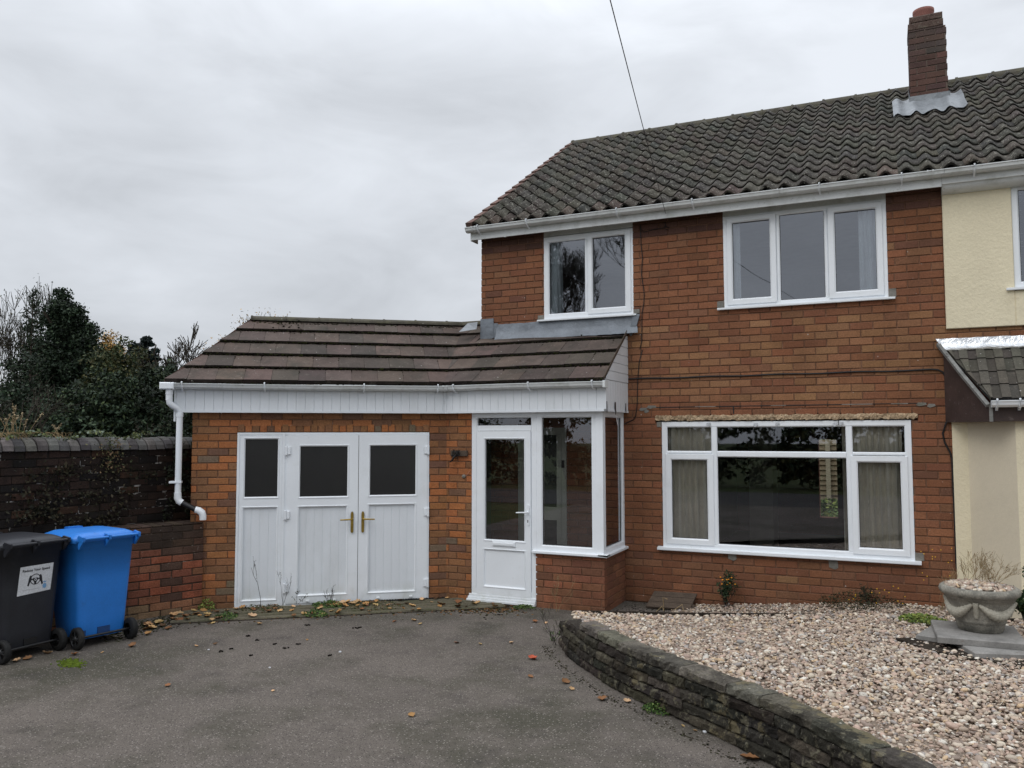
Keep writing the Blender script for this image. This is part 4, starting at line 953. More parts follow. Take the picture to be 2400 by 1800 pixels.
# retaining wall ------------------------------------------------------------
rw=[(-2.81,7.12),(-2.63,6.80),(-2.27,6.38),(-1.84,5.97),(-1.43,5.66),(-.97,5.33),(-.60,5.04),(-.02,4.42),(.45,3.75),(.85,2.9),(1.1,2.1)]
def arc(poly,s):
    for i in range(len(poly)-1):
        a,b=Vector((*poly[i],0)),Vector((*poly[i+1],0)); L_=(b-a).length
        if s<=L_ or i==len(poly)-2: return a.lerp(b,min(s/L_,1)),(b-a).normalized()
        s-=L_
TOT=sum((Vector(rw[i+1])-Vector(rw[i])).length for i in range(len(rw)-1))
q=MB(); CH=.0745
starts=[0,0,0,.30,.72]
for r in range(5):
    s=starts[r]; 
    if r<3 and r%2: s=-.0
    while s<TOT-.05:
        l=random.choice([.22,.28,.36,.44]) if not(s==0 and r==1) else .16
        l=min(l,TOT-s); p0,d0=arc(rw,s+.004); p1,d1=arc(rw,s+l-.004)
        d=(p1-p0).normalized(); nr=Vector((d.y,-d.x,0))
        # outward side faces the drive (toward -X/-Y)
        if nr.dot(Vector((-.6,-.8,0)))<0: nr=-nr
        f=Fr(p0,d,nr); L_=(p1-p0).length+.003; out=random.uniform(-.012,.012); z0=r*CH+.004; z1=(r+1)*CH-.001
        dk=random.choice([(.050,.044,.035),(.040,.036,.029),(.066,.057,.043),(.032,.029,.024)]); c=jc(dk,.25)
        if r==4: c=jc(random.choice([(.125,.112,.09),(.092,.083,.067)]),.2)
        n=9; P=[]
        for k in range(n+1):
            a=L_*k/n; jt=lambda m_:random.uniform(-m_,m_)
            dep=.155
            P.append([(a,-dep,z0),(a,out+jt(.008)-.008,z0+.002),(a,out+jt(.009),z0+.016),(a,out+jt(.009),z1-.016),(a,out-.012+jt(.006),z1+jt(.003)),(a,-dep*.5,z1+jt(.003)),(a,-dep+jt(.02),z1+jt(.002))])
        m2=MB(f); m2.grid(P,col=c,smooth=False); m2.face(P[0],0,c); m2.face(P[-1],0,c); merge(q,m2); s+=l
tag(q.build('retaining_wall',m_stone),'low curved lichen covered stone wall edging the gravel bed','wall')
# gravel bed ---------------------------------------------------------------
inner=[]
for i in range(len(rw)):
    p,d=Vector(rw[i]),Vector((rw[min(i+1,len(rw)-1)][0]-rw[max(i-1,0)][0],rw[min(i+1,len(rw)-1)][1]-rw[max(i-1,0)][1])).normalized()
    nr=Vector((-d.y,d.x)); 
    if nr.dot(Vector((.6,.8)))<0: nr=-nr
    inner.append((p.x+nr.x*.125,p.y+nr.y*.125))
rear=[(-2.70,7.26),(-1.75,7.58),(-.9,7.93),(.2,8.34),(1.2,8.62),(3.6,8.66)]
bed=inner+[(3.9,2.1)]+rear[::-1]
import itertools
def inpoly(P,poly):
    x,y=P[:,0],P[:,1]; c=np.zeros(len(x),bool); n=len(poly)
    for i in range(n):
        x0,y0=poly[i]; x1,y1=poly[(i+1)%n]
        cond=((y0>y)!=(y1>y))&(x<(x1-x0)*(y-y0)/(y1-y0+1e-12)+x0); c^=cond
    return c
def bedz(x,y): return .288+.012*np.sin(x*1.7+y)+.010*np.sin(y*2.3-x*.6)
q=MB(); q.prism(bed,.0,.268,axis='c'); struct(q.build('gravel_bed_base',m_gbase))
# timber/membrane rear edging
q=MB()
for i in range(len(rear)-2):
    a,b=Vector((*rear[i],0)),Vector((*rear[i+1],0)); d=(b-a); L_=d.length; d.normalize(); f=Fr(a,d,(-d.y,d.x,0)); m2=MB(f); m2.box(0,L_,.0,.03,.0,.295); merge(q,m2)
tag(q.build('bed_edging',m_soil),'dark edging strip along the back of the gravel bed','edging')
# pebbles
def icos(sub):
    bm=bmesh.new(); bmesh.ops.create_icosphere(bm,subdivisions=sub,radius=1); V=np.array([v.co[:] for v in bm.verts]); Fc=np.array([[v.index for v in f.verts] for f in bm.faces]); bm.free(); return V,Fc
I1,I2=icos(1),icos(2)
PCOL=np.array([(.43,.335,.255),(.48,.405,.32),(.36,.27,.205),(.60,.555,.48),(.29,.225,.18),(.33,.295,.27),(.46,.335,.21),(.40,.29,.23),(.25,.19,.155),(.53,.46,.36)])
PW=np.array([.18,.16,.16,.07,.12,.09,.05,.10,.04,.06]); PW=PW/PW.sum()
def pebbles(name,XY,Z,size,label,cat,kind='stuff',parent=None,ico=I1):
    n=len(XY); V0,F0=ico; nv=len(V0)
    sc=np.stack([rng.uniform(.8,1.5,n),rng.uniform(.7,1.05,n),rng.uniform(.45,.75,n)],1)*size[:,None]*.5
    V=V0[None]*(1+rng.uniform(-.13,.13,(n,nv,1)))*sc[:,None,:]
    # rotations: yaw + tilt
    yaw=rng.uniform(0,2*np.pi,n); tilt=rng.normal(0,.35,n); ct,st=np.cos(tilt),np.sin(tilt)
    x,y,z=V[...,0],V[...,1],V[...,2]; x,z=x*ct[:,None]+z*st[:,None],-x*st[:,None]+z*ct[:,None]
    cy,sy=np.cos(yaw),np.sin(yaw); x,y=x*cy[:,None]-y*sy[:,None],x*sy[:,None]+y*cy[:,None]
    V=np.stack([x+XY[:,0:1],y+XY[:,1:2],z+Z[:,None]],-1).reshape(-1,3)
    Fc=(F0[None]+np.arange(n)[:,None,None]*nv).reshape(-1,3)
    C=PCOL[rng.choice(len(PCOL),n,p=PW)]*rng.uniform(.75,1.2,(n,1)); C=np.repeat(C,nv,axis=0)
    o=npmesh(name,V,Fc,C,m_pebble,parent,smooth=True)
    if kind: o['kind']=kind
    if label: tag(o,label,cat)
    return o
N=118000
XY=np.stack([rng.uniform(-2.8,3.7,N),rng.uniform(2.2,8.7,N)],1)
dist=np.hypot(XY[:,0],XY[:,1])
keep=inpoly(XY,bed)
r_,f_=XY@rv[:2],XY@fwv[:2]/math.cos(PITCH)
keep&=(np.abs(r_/np.maximum(f_,.1))<.95)
XY=XY[keep]
bz=bedz(XY[:,0],XY[:,1]); sz=rng.gamma(5,.0044,len(XY)).clip(.010,.055)
pebbles('gravel',XY,bz+rng.uniform(-.012,.010,len(XY)),sz,'pale mixed river pebbles filling the raised bed','gravel',ico=I2)
# gully gravel between bed and house
XY=np.stack([rng.uniform(-2.2,3.,9000),rng.uniform(7.6,9.3,9000)],1)
yr_=np.interp(XY[:,0],[a for a,b in rear],[b for a,b in rear])
k_=(XY[:,1]>yr_+.03)&(XY[:,1]<9.29)&(XY[:,0]>-2.15+rng.normal(0,.1,len(XY)))&~((XY[:,0]>.6)&(XY[:,1]>9.0-(XY[:,0]-.7)*.9)); XY=XY[k_]
hh=.02+.20*np.clip((XY[:,0]+2.1)/2.2,0,1)
pebbles('gully_gravel',XY,hh-.004+rng.uniform(0,.014,len(XY)),rng.uniform(.016,.036,len(XY)),'duller gravel in the gully against the house wall','gravel')
q=MB(); P=[]
for x in np.linspace(-2.2,3.4,20):
    h=.02+.20*min(1,max(0,(x+2.1)/2.2)); yb=np.interp(x,[a for a,b in rear],[b for a,b in rear]); P.append([(x,yb+.03,h-.008),(x,9.31,h-.008)])
q.grid(P); struct(q.build('gully_bed',m_gbase))
# slabs + planter ----------------------------------------------------------
def slab(name,label,c,ang,w,l,z0,z1,grp):
    f=Fr((c[0],c[1],0),(math.cos(ang),math.sin(ang),0),(-math.sin(ang),math.cos(ang),0)); q=MB(f)
    a,b=w/2,l/2; k=.006
    P=[[(-a,-b,z0),(a,-b,z0),(a,b,z0),(-a,b,z0)],[(-a,-b,z1-k),(a,-b,z1-k),(a,b,z1-k),(-a,b,z1-k)],[(-a+k,-b+k,z1),(a-k,-b+k,z1),(a-k,b-k,z1),(-a+k,b-k,z1)]]
    q.grid(P,closev=True,smooth=False); q.face(P[2]); q.face(P[0]); o=q.build(name,m_slab); return tag(o,label,'slab',grp)
slab('paving_slab','grey paving slab directly under the stone planter',(.60,7.43),-.0+.03,.60,.62,.348,.396,'slabs under the planter')
slab('paving_slab','grey slab poking out under the front right of the top slab',(.765,7.20),.30,.60,.42,.300,.346,'slabs under the planter')
slab('paving_slab','grey slab poking out under the left of the top slab',(.52,7.47),-.30,.60,.45,.298,.3455,'slabs under the planter')
q=MB(); pts=[(.02,7.32),(.22,7.05),(.50,6.88),(.95,6.80),(1.3,6.84),(1.3,7.3),(.4,7.5)]; q.prism(pts,.285,.309,axis='c'); tag(q.build('weed_membrane',m_soil),'patch of dark weed membrane showing round the planter slabs','membrane')
pl=thing('stone_planter','round cast stone planter with garland swags filled with pebbles','planter',(.633,7.50,.396))
q=MB(); n=48; prof=[(.150,0),(.158,.004),(.172,.055),(.180,.075),(.186,.080),(.184,.088),(.205,.15),(.232,.225),(.240,.252),(.252,.258),(.252,.268),(.262,.275),(.283,.292),(.288,.312),(.282,.332),(.262,.345),(.240,.342),(.232,.325),(.225,.30),(.10,.30),(0.001,.30)]
q.lathe(prof,(.633,7.50,.396),n); q.build('bowl',m_planter,pl)
g=MB()
def bowl_r(h): return np.interp(h,[.088,.15,.225,.252],[.184,.205,.232,.240])
base_ang=math.atan2(-7.5,-.633)
for k in range(4):
    a0=base_ang+math.pi/2*k-.12+.0; a1=a0+math.pi/2
    pts=[];rs=[]
    for i in range(25):
        t=i/24; a=a0+.10+(a1-a0-.20)*t; h=.232-.085*math.sin(math.pi*t); r=bowl_r(h)+.004
        pts.append((.633+r*math.cos(a),7.5+r*math.sin(a),.396+h)); rs.append((.010+.027*math.sin(math.pi*t))*(1+.25*(i%2)))
    g.tube(pts,rs,8,local=False)
    # hanging ribbon
    pts=[];rs=[]
    for i in range(7):
        t=i/6; h=.245-.12*t; r=bowl_r(h)+.002; pts.append((.633+r*math.cos(a0),7.5+r*math.sin(a0),.396+h)); rs.append(.020-.004*t+.004*(i%2))
    g.tube(pts,rs,6,local=False)
g.build('garland',M('pale cast stone garland',(.40,.375,.31),rough=.95,var=.2,vs=9,fine=.2,patches=[(9,.55,.7,(.16,.155,.13),.6)],bump=[(50,.8,.01)],spec=.15),pl)
n=420; rr=.235*np.sqrt(rng.random(n)); aa=rng.uniform(0,2*np.pi,n); XY=np.stack([.633+rr*np.cos(aa),7.5+rr*np.sin(aa)],1)
pebbles('planter_pebbles',XY,.396+.335+.025*(1-(rr/.235)**2)+rng.uniform(-.008,.012,n),rng.uniform(.022,.045,n),None,None,kind='stuff',parent=pl,ico=I2)
q=MB(); q.lathe([(.24,0),(.15,.02),(.001,.028)],(.633,7.5,.396+.318),24); q.build('soil',m_soil,pl)
# board leaning on the house ----------------------------------------------
q=MB(); A,B=Vector((-2.50,8.98,.01)),Vector((-2.02,9.02,.01)); up_=Vector((.03,.26,.13)); nn=Vector((0,-.12,.24)).normalized()*.02
for i in range(3):
    a,b=A+up_*(i/3)+up_*.01,B+up_*(i/3)+up_*.01; c,d=B+up_*((i+1)/3-.01),A+up_*((i+1)/3-.01)
    q.V+= [a,b,c,d,a+nn,b+nn,c+nn,d+nn]; o_=len(q.V)-8
    for f in [(3,2,1,0),(4,5,6,7),(0,1,5,4),(1,2,6,5),(2,3,7,6),(3,0,4,7)]: q.F.append(tuple(o_+j for j in f)); q.M.append(0); q.C.append((1,1,1)); q.S.append(False)
tag(q.build('wooden_board',m_wood),'dark weathered wooden board leaning at the foot of the house wall','board')
# ================================================================== PLANTS
def leafcloud(centers,size,cols,jit=.3,flat=0.):
    """quads (leaf clumps) at centres -> V,F,C"""
    n=len(centers); 
    d=rng.normal(size=(n,3)); d/=np.linalg.norm(d,axis=1)[:,None]; d[:,2]*=(1-flat); d/=np.linalg.norm(d,axis=1)[:,None]
    e=rng.normal(size=(n,3)); e-=d*(e*d).sum(1)[:,None]; e/=np.linalg.norm(e,axis=1)[:,None]
    s=size*rng.uniform(1-jit,1+jit,n)
    a=d*s[:,None]; b=e*(s*.55)[:,None]
    V=np.stack([centers-a*.5,centers+b*.5,centers+a*.5,centers-b*.5],1).reshape(-1,3)
    Fc=np.arange(4*n).reshape(n,4); C=np.repeat(cols,4,axis=0); return V,Fc,C
def colmix(n,pal,w=None,v=.25):
    pal=np.array(pal); w=None if w is None else np.array(w)/sum(w); c=pal[rng.choice(len(pal),n,p=w)]; return c*rng.uniform(1-v,1+v,(n,1))
def crown(env,nclump,per,rc,shell=.75):
    """env(list of (cx,cy,cz,rx,ry,rz)) ellipsoids; returns leaf centres in clumps"""
    vol=np.array([e[3]*e[4]*e[5] for e in env])**.5; idx=rng.choice(len(env),nclump,p=vol/vol.sum()); E=np.array(env)[idx]
    d=rng.normal(size=(nclump,3)); d/=np.linalg.norm(d,axis=1)[:,None]; r=rng.uniform(shell*.6,1,nclump)**.6
    c=E[:,:3]+d*E[:,3:]*r[:,None]
    rr=rc*rng.uniform(.6,1.4,nclump)
    p=rng.normal(size=(nclump,per,3)); p/=np.linalg.norm(p,axis=2)[...,None]; p*=rng.uniform(.35,1,(nclump,per,1))
    tone=rng.uniform(.6,1.5,nclump)
    P=(c[:,None]+p*rr[:,None,None]*np.array([1,1,.75])).reshape(-1,3); return P,np.repeat(tone,per)
def grow(p,d,L,r,depth,out,spread=.6,up=.1,kids=(2,4),seg=4,shrink=.68,tips=None):
    pts=[p]; rs=[r]; q=p.copy(); dd=d.copy()
    for i in range(seg):
        dd=(dd+Vector([random.gauss(0,.13) for _ in range(3)])+Vector((0,0,up*.25))).normalized(); q=q+dd*(L/seg); pts.append(q.copy()); rs.append(r*(1-.55*(i+1)/seg))
    out.append((pts,rs))
    if tips is not None and depth<=1: tips.extend(pts[1:])
    if depth<=0: return
    for k in range(random.randint(*kids)):
        t=random.uniform(.35,1.); i=min(seg,max(1,int(t*seg))); b=pts[i]
        nd=(dd+Vector([random.gauss(0,spread) for _ in range(3)])+Vector((0,0,up))).normalized()
        grow(b,nd,L*shrink*random.uniform(.75,1.15),rs[i]*.7,depth-1,out,spread,up,kids,max(2,seg-1),shrink,tips)
def limbs(out,name,mat,parent,minr=.004):
    q=MB()
    for pts,rs in out: q.tube(pts,[max(minr,r) for r in rs],5 if rs[0]>.03 else 3,local=False,cap=False)
    return q.build(name,mat,parent,fix=False)
def tree(name,label,cat,base,h,trunk_r,env,nc,per,rc,leaf,pal,w=None,group=None,limb_depth=3,shell=.7,mat=m_bark,spread=.6):
    t=thing(name,label,cat,base,group); out=[]; b=Vector(base)
    pts=[b+Vector((random.gauss(0,.03)*i,random.gauss(0,.03)*i,h*i/8)) for i in range(9)]; out.append((pts,[trunk_r*(1-.85*i/8) for i in range(9)]))
    for k in range(14):
        i=random.randint(2,7); a=random.uniform(0,6.28); grow(pts[i],Vector((math.cos(a),math.sin(a),random.uniform(.1,.9))).normalized(),h*.28*(1.1-i/9),trunk_r*.45,limb_depth-1,out,spread)
    limbs(out,'trunk',mat,t)
    P,tone=crown([(base[0]+e[0],base[1]+e[1],base[2]+e[2],*e[3:]) for e in env],nc,per,rc,shell)
    C=colmix(len(P),pal,w)*tone[:,None]
    V,Fc,C=leafcloud(P,leaf,C); npmesh('crown',V,Fc,C,m_leaf,t); return t
def bare_tree(name,label,cat,base,h,r,group=None,depth=5,spread=.5,up=.25,kids=(2,4),mat=m_twig,minr=.006,leaf=None,lean=(0,0)):
    t=thing(name,label,cat,base,group); out=[]; tips=[]
    grow(Vector((0,0,0)),Vector((lean[0],lean[1],1)).normalized(),h*.42,r,depth,out,spread,up,kids,5,.70,tips)
    k_=h/max(p.z for pts,rs in out for p in pts); B0=Vector(base)
    out=[([p*k_+B0 for p in pts],rs) for pts,rs in out]; tips=[p*k_+B0 for p in tips]
    limbs(out,'trunk' if leaf else 'branches',mat,t,minr)
    if leaf:
        n_,sz,pal,sp=leaf; P=np.array([p[:] for p in tips]); P=P[rng.choice(len(P),n_)]+rng.normal(0,sp,(n_,3)); C=colmix(n_,pal); V,Fc,C=leafcloud(P,sz,C); npmesh('crown',V,Fc,C,m_leaf,t)
    return t
def at(x,d,z=0.): p=dp(x,1018,d); return (p[0],p[1],z)
def topz(y,d): return CAMZ+(1018-y)/F_PX*d
DK=[(.014,.026,.014),(.022,.038,.019),(.034,.052,.026),(.010,.017,.010)]
OL=[(.034,.048,.017),(.055,.064,.023),(.022,.034,.014),(.078,.072,.026)]
# dark holly pyramid
d=15.; b=at(140,d); hz=topz(668,d)
px_=lambda n,d:n/F_PX*d
tree('holly_tree','tall dense dark evergreen with a ragged pointed top behind the boundary wall','tree',b,hz-.5,.16,
  [(0,0,1.6,px_(170,d)*.8,1.3,1.6),(px_(5,d),0,hz-2.2,px_(112,d),.8,1.5),(px_(-70,d),0,hz-2.6,px_(60,d),.6,.9),(px_(-14,d),0,hz-1.1,px_(50,d),.5,.95),(px_(-12,d),0,hz-.40,px_(17,d),.16,.40),(px_(-10,d),0,hz-.55,px_(22,d),.2,.4),(px_(28,d),0,hz-.60,px_(18,d),.16,.38),(px_(60,d),.1,hz-1.05,px_(26,d),.25,.42),(px_(78,d),.1,hz-1.5,px_(30,d),.3,.5),(px_(-62,d),.1,hz-1.9,px_(34,d),.3,.6),(px_(85,d),.1,hz-1.9,px_(26,d),.25,.45),(px_(-52,d),0,hz-1.4,px_(22,d),.2,.4)],1300,75,.16,.058,DK,[3,4,2,3],shell=.35)
d=14.; b=at(66,d); hz=topz(668,d)
t=thing('young_conifer','thin young conifer with tiered upturned branches left of the dark evergreen','tree',b); out=[]
pts=[Vector(b)+Vector((0,0,hz*i/8)) for i in range(9)]; out.append((pts,[.05*(1-.9*i/8) for i in range(9)])); tips=[]
for z in np.arange(1.3,hz-.08,.11):
    for k in range(4):
        a=random.uniform(0,6.28); L_=(hz-z)*.13+.05; q0=Vector((b[0],b[1],z)); dr=Vector((math.cos(a),math.sin(a),.25)); pp=[q0+dr*L_*s_+Vector((0,0,.08*s_*s_)) for s_ in (0,.35,.7,1)]; out.append((pp,[.010,.008,.006,.003])); tips+= [pp[1],pp[2],pp[2],pp[3],pp[3]]
limbs(out,'trunk',m_bark,t); P=np.array([p[:] for p in tips]); P=np.repeat(P,4,axis=0)+rng.normal(0,.035,(len(P)*4,3)); V,Fc,C=leafcloud(P,.045,colmix(len(P),DK)); npmesh('crown',V,Fc,C,m_leaf,t)
for i,(x,y,dd,lb) in enumerate([(5,650,17,'bare twiggy tree at the very left edge of the picture'),(30,690,18,'bare thin tree just left of the young conifer')]):
    bare_tree('bare_tree',lb,'tree',at(x,dd),topz(y,dd)*1.0,.07,'bare trees behind the boundary wall',depth=5,spread=.34,up=.45,kids=(3,4),minr=.0045,leaf=(700,.045,OL,.05))
tree('shrub','grey green leafy shrub mass at the left edge beside the dark evergreen','shrub',at(20,12.5),2.6,.06,[(0,0,1.6,.9,.8,1.3),(.2,0,2.4,.6,.5,.8)],150,60,.16,.06,DK+[(.05,.055,.04)],shell=.3)
# olive yew masses
for (x,y,dd,rx,lb) in [(280,812,13,.85,'olive green bushy tree right of the tall evergreen'),(225,880,11.5,1.0,'dark spreading bush in front of the tall evergreen'),(378,865,12,.85,'dark green bush rising beside the garage roof'),(110,960,11,1.1,'near black hedge bush just over the wall coping')]:
    hz=topz(y,dd); tree('bushy_tree',lb,'tree',at(x,dd),hz*.8,.08,[(0,0,hz*.45,rx,.9,hz*.5),(.1,0,hz*.76,rx*.66,.6,hz*.27),(-.2,0,hz*.72,rx*.66,.5,hz*.27)],560,80,.17,.055,OL if y<840 else DK+OL[:1],group='bushes beyond the boundary wall',shell=.4)
d=24.; b=at(332,d); hz=topz(783,d); tree('pine_tree','small rounded dark pine top between the golden birch and the bare tree','tree',b,hz-.3,.12,[(0,0,hz-.8,px_(38,d),.5,.75),(0,0,hz-2,px_(48,d),.7,1.)],150,80,.16,.13,[(.010,.018,.016),(.018,.028,.026)],shell=.3)
G=[(.42,.25,.075),(.32,.20,.07),(.50,.33,.12),(.22,.15,.06)]
d=26.; b=at(250,d); hz=topz(752,d)
tree('birch_tree','golden leaved birch showing behind the tall evergreen','tree',b,hz-.4,.09,[(0,0,hz-.75,px_(20,d),.4,.5),(px_(30,d),0,hz-1.1,px_(18,d),.3,.35)],70,55,.2,.06,G,shell=.3,mat=m_twig)
d=20.
for (x,y,lb) in [(452,752,'bare orchard tree right beside the left end of the garage roof'),(395,780,'bare twiggy tree left of the orchard tree'),(368,805,'small bare tree beside the dark pine')]:
    bare_tree('bare_tree',lb,'tree',at(x,d),topz(y,d)*.98,.07,'bare trees beyond the garage',depth=5,spread=.42,up=.45,kids=(3,4),minr=.008,leaf=(320,.06,[(.03,.025,.02),(.09,.07,.04)],.03))
d=24.
for (x,y,lb) in [(560,748,'sparse golden birch over the left end of the garage roof'),(625,736,'thin golden birch rising behind the garage ridge'),(690,738,'right hand wisp of golden birch above the garage ridge')]:
    bare_tree('birch_tree',lb,'tree',at(x,d),topz(y,d)*1.0,.07,'golden birches behind the garage roof',depth=5,spread=.42,up=.35,kids=(3,4),minr=.006,leaf=(3600,.055,G+[(.16,.15,.06)],.12))
# hedge mass low behind the wall and wild twigs
tree('hedge','dark ivy clad hedge between the downpipe and the garage corner','hedge',at(392,11.2),2.2,.05,[(0,0,1.5,.6,.4,1.2),(-.7,0,1.5,.7,.4,1.0)],170,80,.18,.06,DK+[(.03,.035,.02)],shell=.3)
t=thing('bramble','tangle of pale bare bramble stems in front of the dark evergreen','bramble',at(75,10.2)); out=[]
for k in range(7): grow(Vector(at(75,10.2,1.7))+Vector((random.uniform(-.4,.4),0,0)),Vector((random.uniform(-.6,.6),random.uniform(-.3,.3),1)).normalized(),.75,.011,2,out,.6,0,(2,3),6,.7)
limbs(out,'stems',m_twig,t,.003)
# far belt of woodland
P,tn=crown([(x_,46+6*math.sin(x_),1.2,3.2,2,2.1+.5*math.sin(x_*2.1)) for x_ in np.arange(-75,-12,2.2)],700,40,.9,.4)
V,Fc,C=leafcloud(P,.5,colmix(len(P),DK+OL)*tn[:,None]); tag(npmesh('woodland',V,Fc,C,m_leaf),'distant dark belt of woodland beyond the garden trees','woodland',kind='stuff')
# the street side, seen only as reflections
for i,(x,y,h,lb) in enumerate([(-11.0,-12,10.5,'large bare tree across the road reflected in the left upstairs window'),(-6.6,-12.5,14,'tall bare tree across the road reflected in the wide upstairs window'),(1.5,-13,7.0,'bare tree across the road near the end of the hedge')]):
    bare_tree('street_tree',lb,'tree',(x,y,0),h,.20,'bare trees across the road',depth=6,spread=.42,up=.28,kids=(3,4),minr=.009)
P,tn=crown([(x_,-12.3,1.3,1.6,.8,1.7) for x_ in np.arange(-22,14,1.4)],900,40,.4,.4); V,Fc,C=leafcloud(P,.2,colmix(len(P),DK+OL)*tn[:,None]); tag(npmesh('street_hedge',V,Fc,C,m_leaf),'long dark evergreen hedge across the road','hedge',kind='stuff')
# small plants
def sprig(name,label,base,h,nst,leafs,lsz,pal,mat=m_darkstem,cat='weed',grp=None,spread=.4,depth=1,r=.0025,up=.3,kids=(2,3)):
    t=thing(name,label,cat,base,grp); out=[];tips=[]
    for k in range(nst):
        grow(Vector(base)+Vector((random.gauss(0,.012),random.gauss(0,.012),0)),Vector((random.gauss(0,spread),random.gauss(0,spread),1)).normalized(),h*random.uniform(.5,.85),r,depth,out,.4,up,kids,5,.5,tips)
    limbs(out,'stem',mat,t,.0012)
    if leafs:
        P=np.array([p[:] for p in tips]); P=P[rng.choice(len(P),leafs)]+rng.normal(0,lsz*.4,(leafs,3)); P[:,2]=np.maximum(P[:,2],base[2]+.004); V,Fc,C=leafcloud(P,lsz,colmix(leafs,pal)); npmesh('leaves',V,Fc,C,m_leaf,t)
    return t
def rosette(name,label,base,rad,n,lsz,pal,h=.05,cat='weed',grp=None):
    a=rng.uniform(0,6.28,n); r=rad*np.sqrt(rng.random(n)); P=np.stack([base[0]+r*np.cos(a),base[1]+r*np.sin(a)*.8,base[2]+.006+h*rng.random(n)*(1-(r/rad)**2*.7)],1)
    V,Fc,C=leafcloud(P,lsz,colmix(n,pal),flat=.5); return tag(npmesh(name,V,Fc,C,m_leaf),label,cat,grp)
GN=[(.05,.10,.022),(.08,.14,.03),(.035,.075,.02),(.12,.17,.05)]
YG=[(.16,.20,.05),(.22,.26,.06),(.10,.15,.035)]
fg=lambda s,b,z=.01: tuple(FG(s,b,z))
sprig('dry_weed','tall dry branching weed against the left garage side panel',fg(-2.12,.06),.78,1,14,.012,[(.03,.025,.02)],spread=.05,depth=2,r=.004,kids=(2,3),up=.8)
sprig('dry_weed','shorter dry weed at the joint between side panel and left door',fg(-1.86,.05),.5,2,12,.012,[(.03,.025,.02)],spread=.12,depth=2,r=.003,up=.6)
sprig('leafy_weed','small leafy weed at the foot of the left garage door hinge',fg(-1.72,.06),.24,2,30,.022,[(.10,.11,.06),(.05,.06,.03)],spread=.2)
sprig('dry_weed','low wiry dead weed in front of the left garage door',fg(-1.34,.08),.24,6,20,.010,[(.05,.035,.03)],spread=.35,depth=2)
for i,(s,b,rd,n,lb) in enumerate([(-1.36,.20,.20,500,'green weed mat at the foot of the left garage door'),(-1.50,.62,.15,300,'leafy green weed on the edge of the ribbed paving below the left door'),(-2.42,.55,.13,260,'low bright green weed on the ribbed paving near the side panel'),(-2.68,.10,.10,200,'yellow green weed in the corner by the red wall')]):
    rosette('low_weed',lb,fg(s,b),rd,n,.026,GN if i<3 else YG,.06 if i!=3 else .14)
rosette('moss_weed','olive weed and moss litter under the side panel',fg(-2.1,.18),.28,380,.024,[(.06,.055,.02),(.05,.07,.02),(.13,.08,.04)],.03)
rosette('moss_weed','olive weed and moss litter below the middle of the garage doors',fg(-.85,.30),.34,480,.022,[(.06,.055,.02),(.06,.08,.02),(.14,.09,.04)],.03)
rosette('low_weed','strip of green weed under the porch door threshold',(-3.72,8.38,.01),.13,220,.022,GN,.04)
rosette('low_weed','green weed growing at the foot of the retaining wall',gp(1545,1668),.12,420,.022,GN,.06)
sprig('thin_weed','spindly weed rising by the brick corner under the porch window',(-3.38,8.44,0),.42,3,26,.012,[(.12,.14,.07),(.2,.2,.12)],spread=.25,depth=2,mat=m_drystem)
sprig('thin_weed','arching twiggy weed at the left end of the retaining wall',gp(1300,1512),.40,3,30,.014,[(.07,.09,.03),(.12,.12,.04)],spread=.5,depth=2)
sprig('leafy_weed','small weed sprouting at the very end of the retaining wall',gp(1296,1502),.12,5,60,.02,GN,spread=.6)
mg=sprig('marigold_plant','dark leafy plant with orange flowers in front of the house wall',(-1.66,9.17,.03),.42,9,900,.026,[(.018,.035,.015),(.03,.05,.02),(.045,.065,.03)],cat='plant',spread=.16,depth=2,r=.004)
m_orange=M('orange flower',(.8,.30,.02),rough=.7)
for k in range(9):
    q=MB(); q.blob((-1.66+random.uniform(-.13,.12),9.12+random.uniform(-.03,.03),.28+random.uniform(.0,.14)),.011,.011,.007); q.build('flower',m_orange,mg,fix=False)
rosette('creeping_plant','low dark creeping plant spreading along the wall foot left of the planter',(-.28,9.2,.17),.42,1500,.022,[(.018,.024,.010),(.03,.032,.014),(.05,.045,.022)],.16)
yw=sprig('yellow_flowered_weed','dark trailing weed with tiny yellow flowers at the wall foot near the planter',(-.22,9.22,.18),.22,10,420,.016,[(.02,.025,.012),(.035,.035,.015)],cat='plant',spread=.7,depth=2)
for k in range(16): q=MB(); q.blob((-.25+random.uniform(-.35,.4),9.16,.20+random.uniform(0,.22)),.007,.007,.006); q.build('flower',m_yflower,yw,fix=False)
yw=sprig('thin_weed','thin pale weed stems with yellow flowers between wall and planter',(.42,9.1,.2),.55,6,40,.01,[(.1,.1,.04)],spread=.25,depth=2,mat=m_drystem)
for k in range(18): q=MB(); q.blob((.42+random.uniform(-.16,.14),9.1,.42+random.uniform(0,.42)),.006,.006,.006); q.build('flower',m_yflower,yw,fix=False)
rosette('fern','bright yellow green ferny weed left of the planter slab',(.22,8.10,.30),.17,420,.034,YG,.06,cat='fern')
rosette('fern','small yellow green ferny tuft behind the planter slab',(.36,8.0,.30),.12,260,.03,YG,.05,cat='fern')
sprig('seed_head_plant','wiry brown seed heads growing out of the stone planter','',.2,1,1,.01,[(.1,.1,.1)]) if False else None
t=thing('seed_head_plant','wiry brown seed heads growing out of the stone planter','plant',(.66,7.55,.74)); out=[];tips=[]
for k in range(20): grow(Vector((.66+random.uniform(-.12,.10),7.55+random.uniform(-.05,.05),.735)),Vector((random.gauss(0,.55)+.12,random.gauss(0,.2),1)).normalized(),(.13+.12*random.random()),.0024,2,out,.42,.25,(3,4),4,.55,tips)
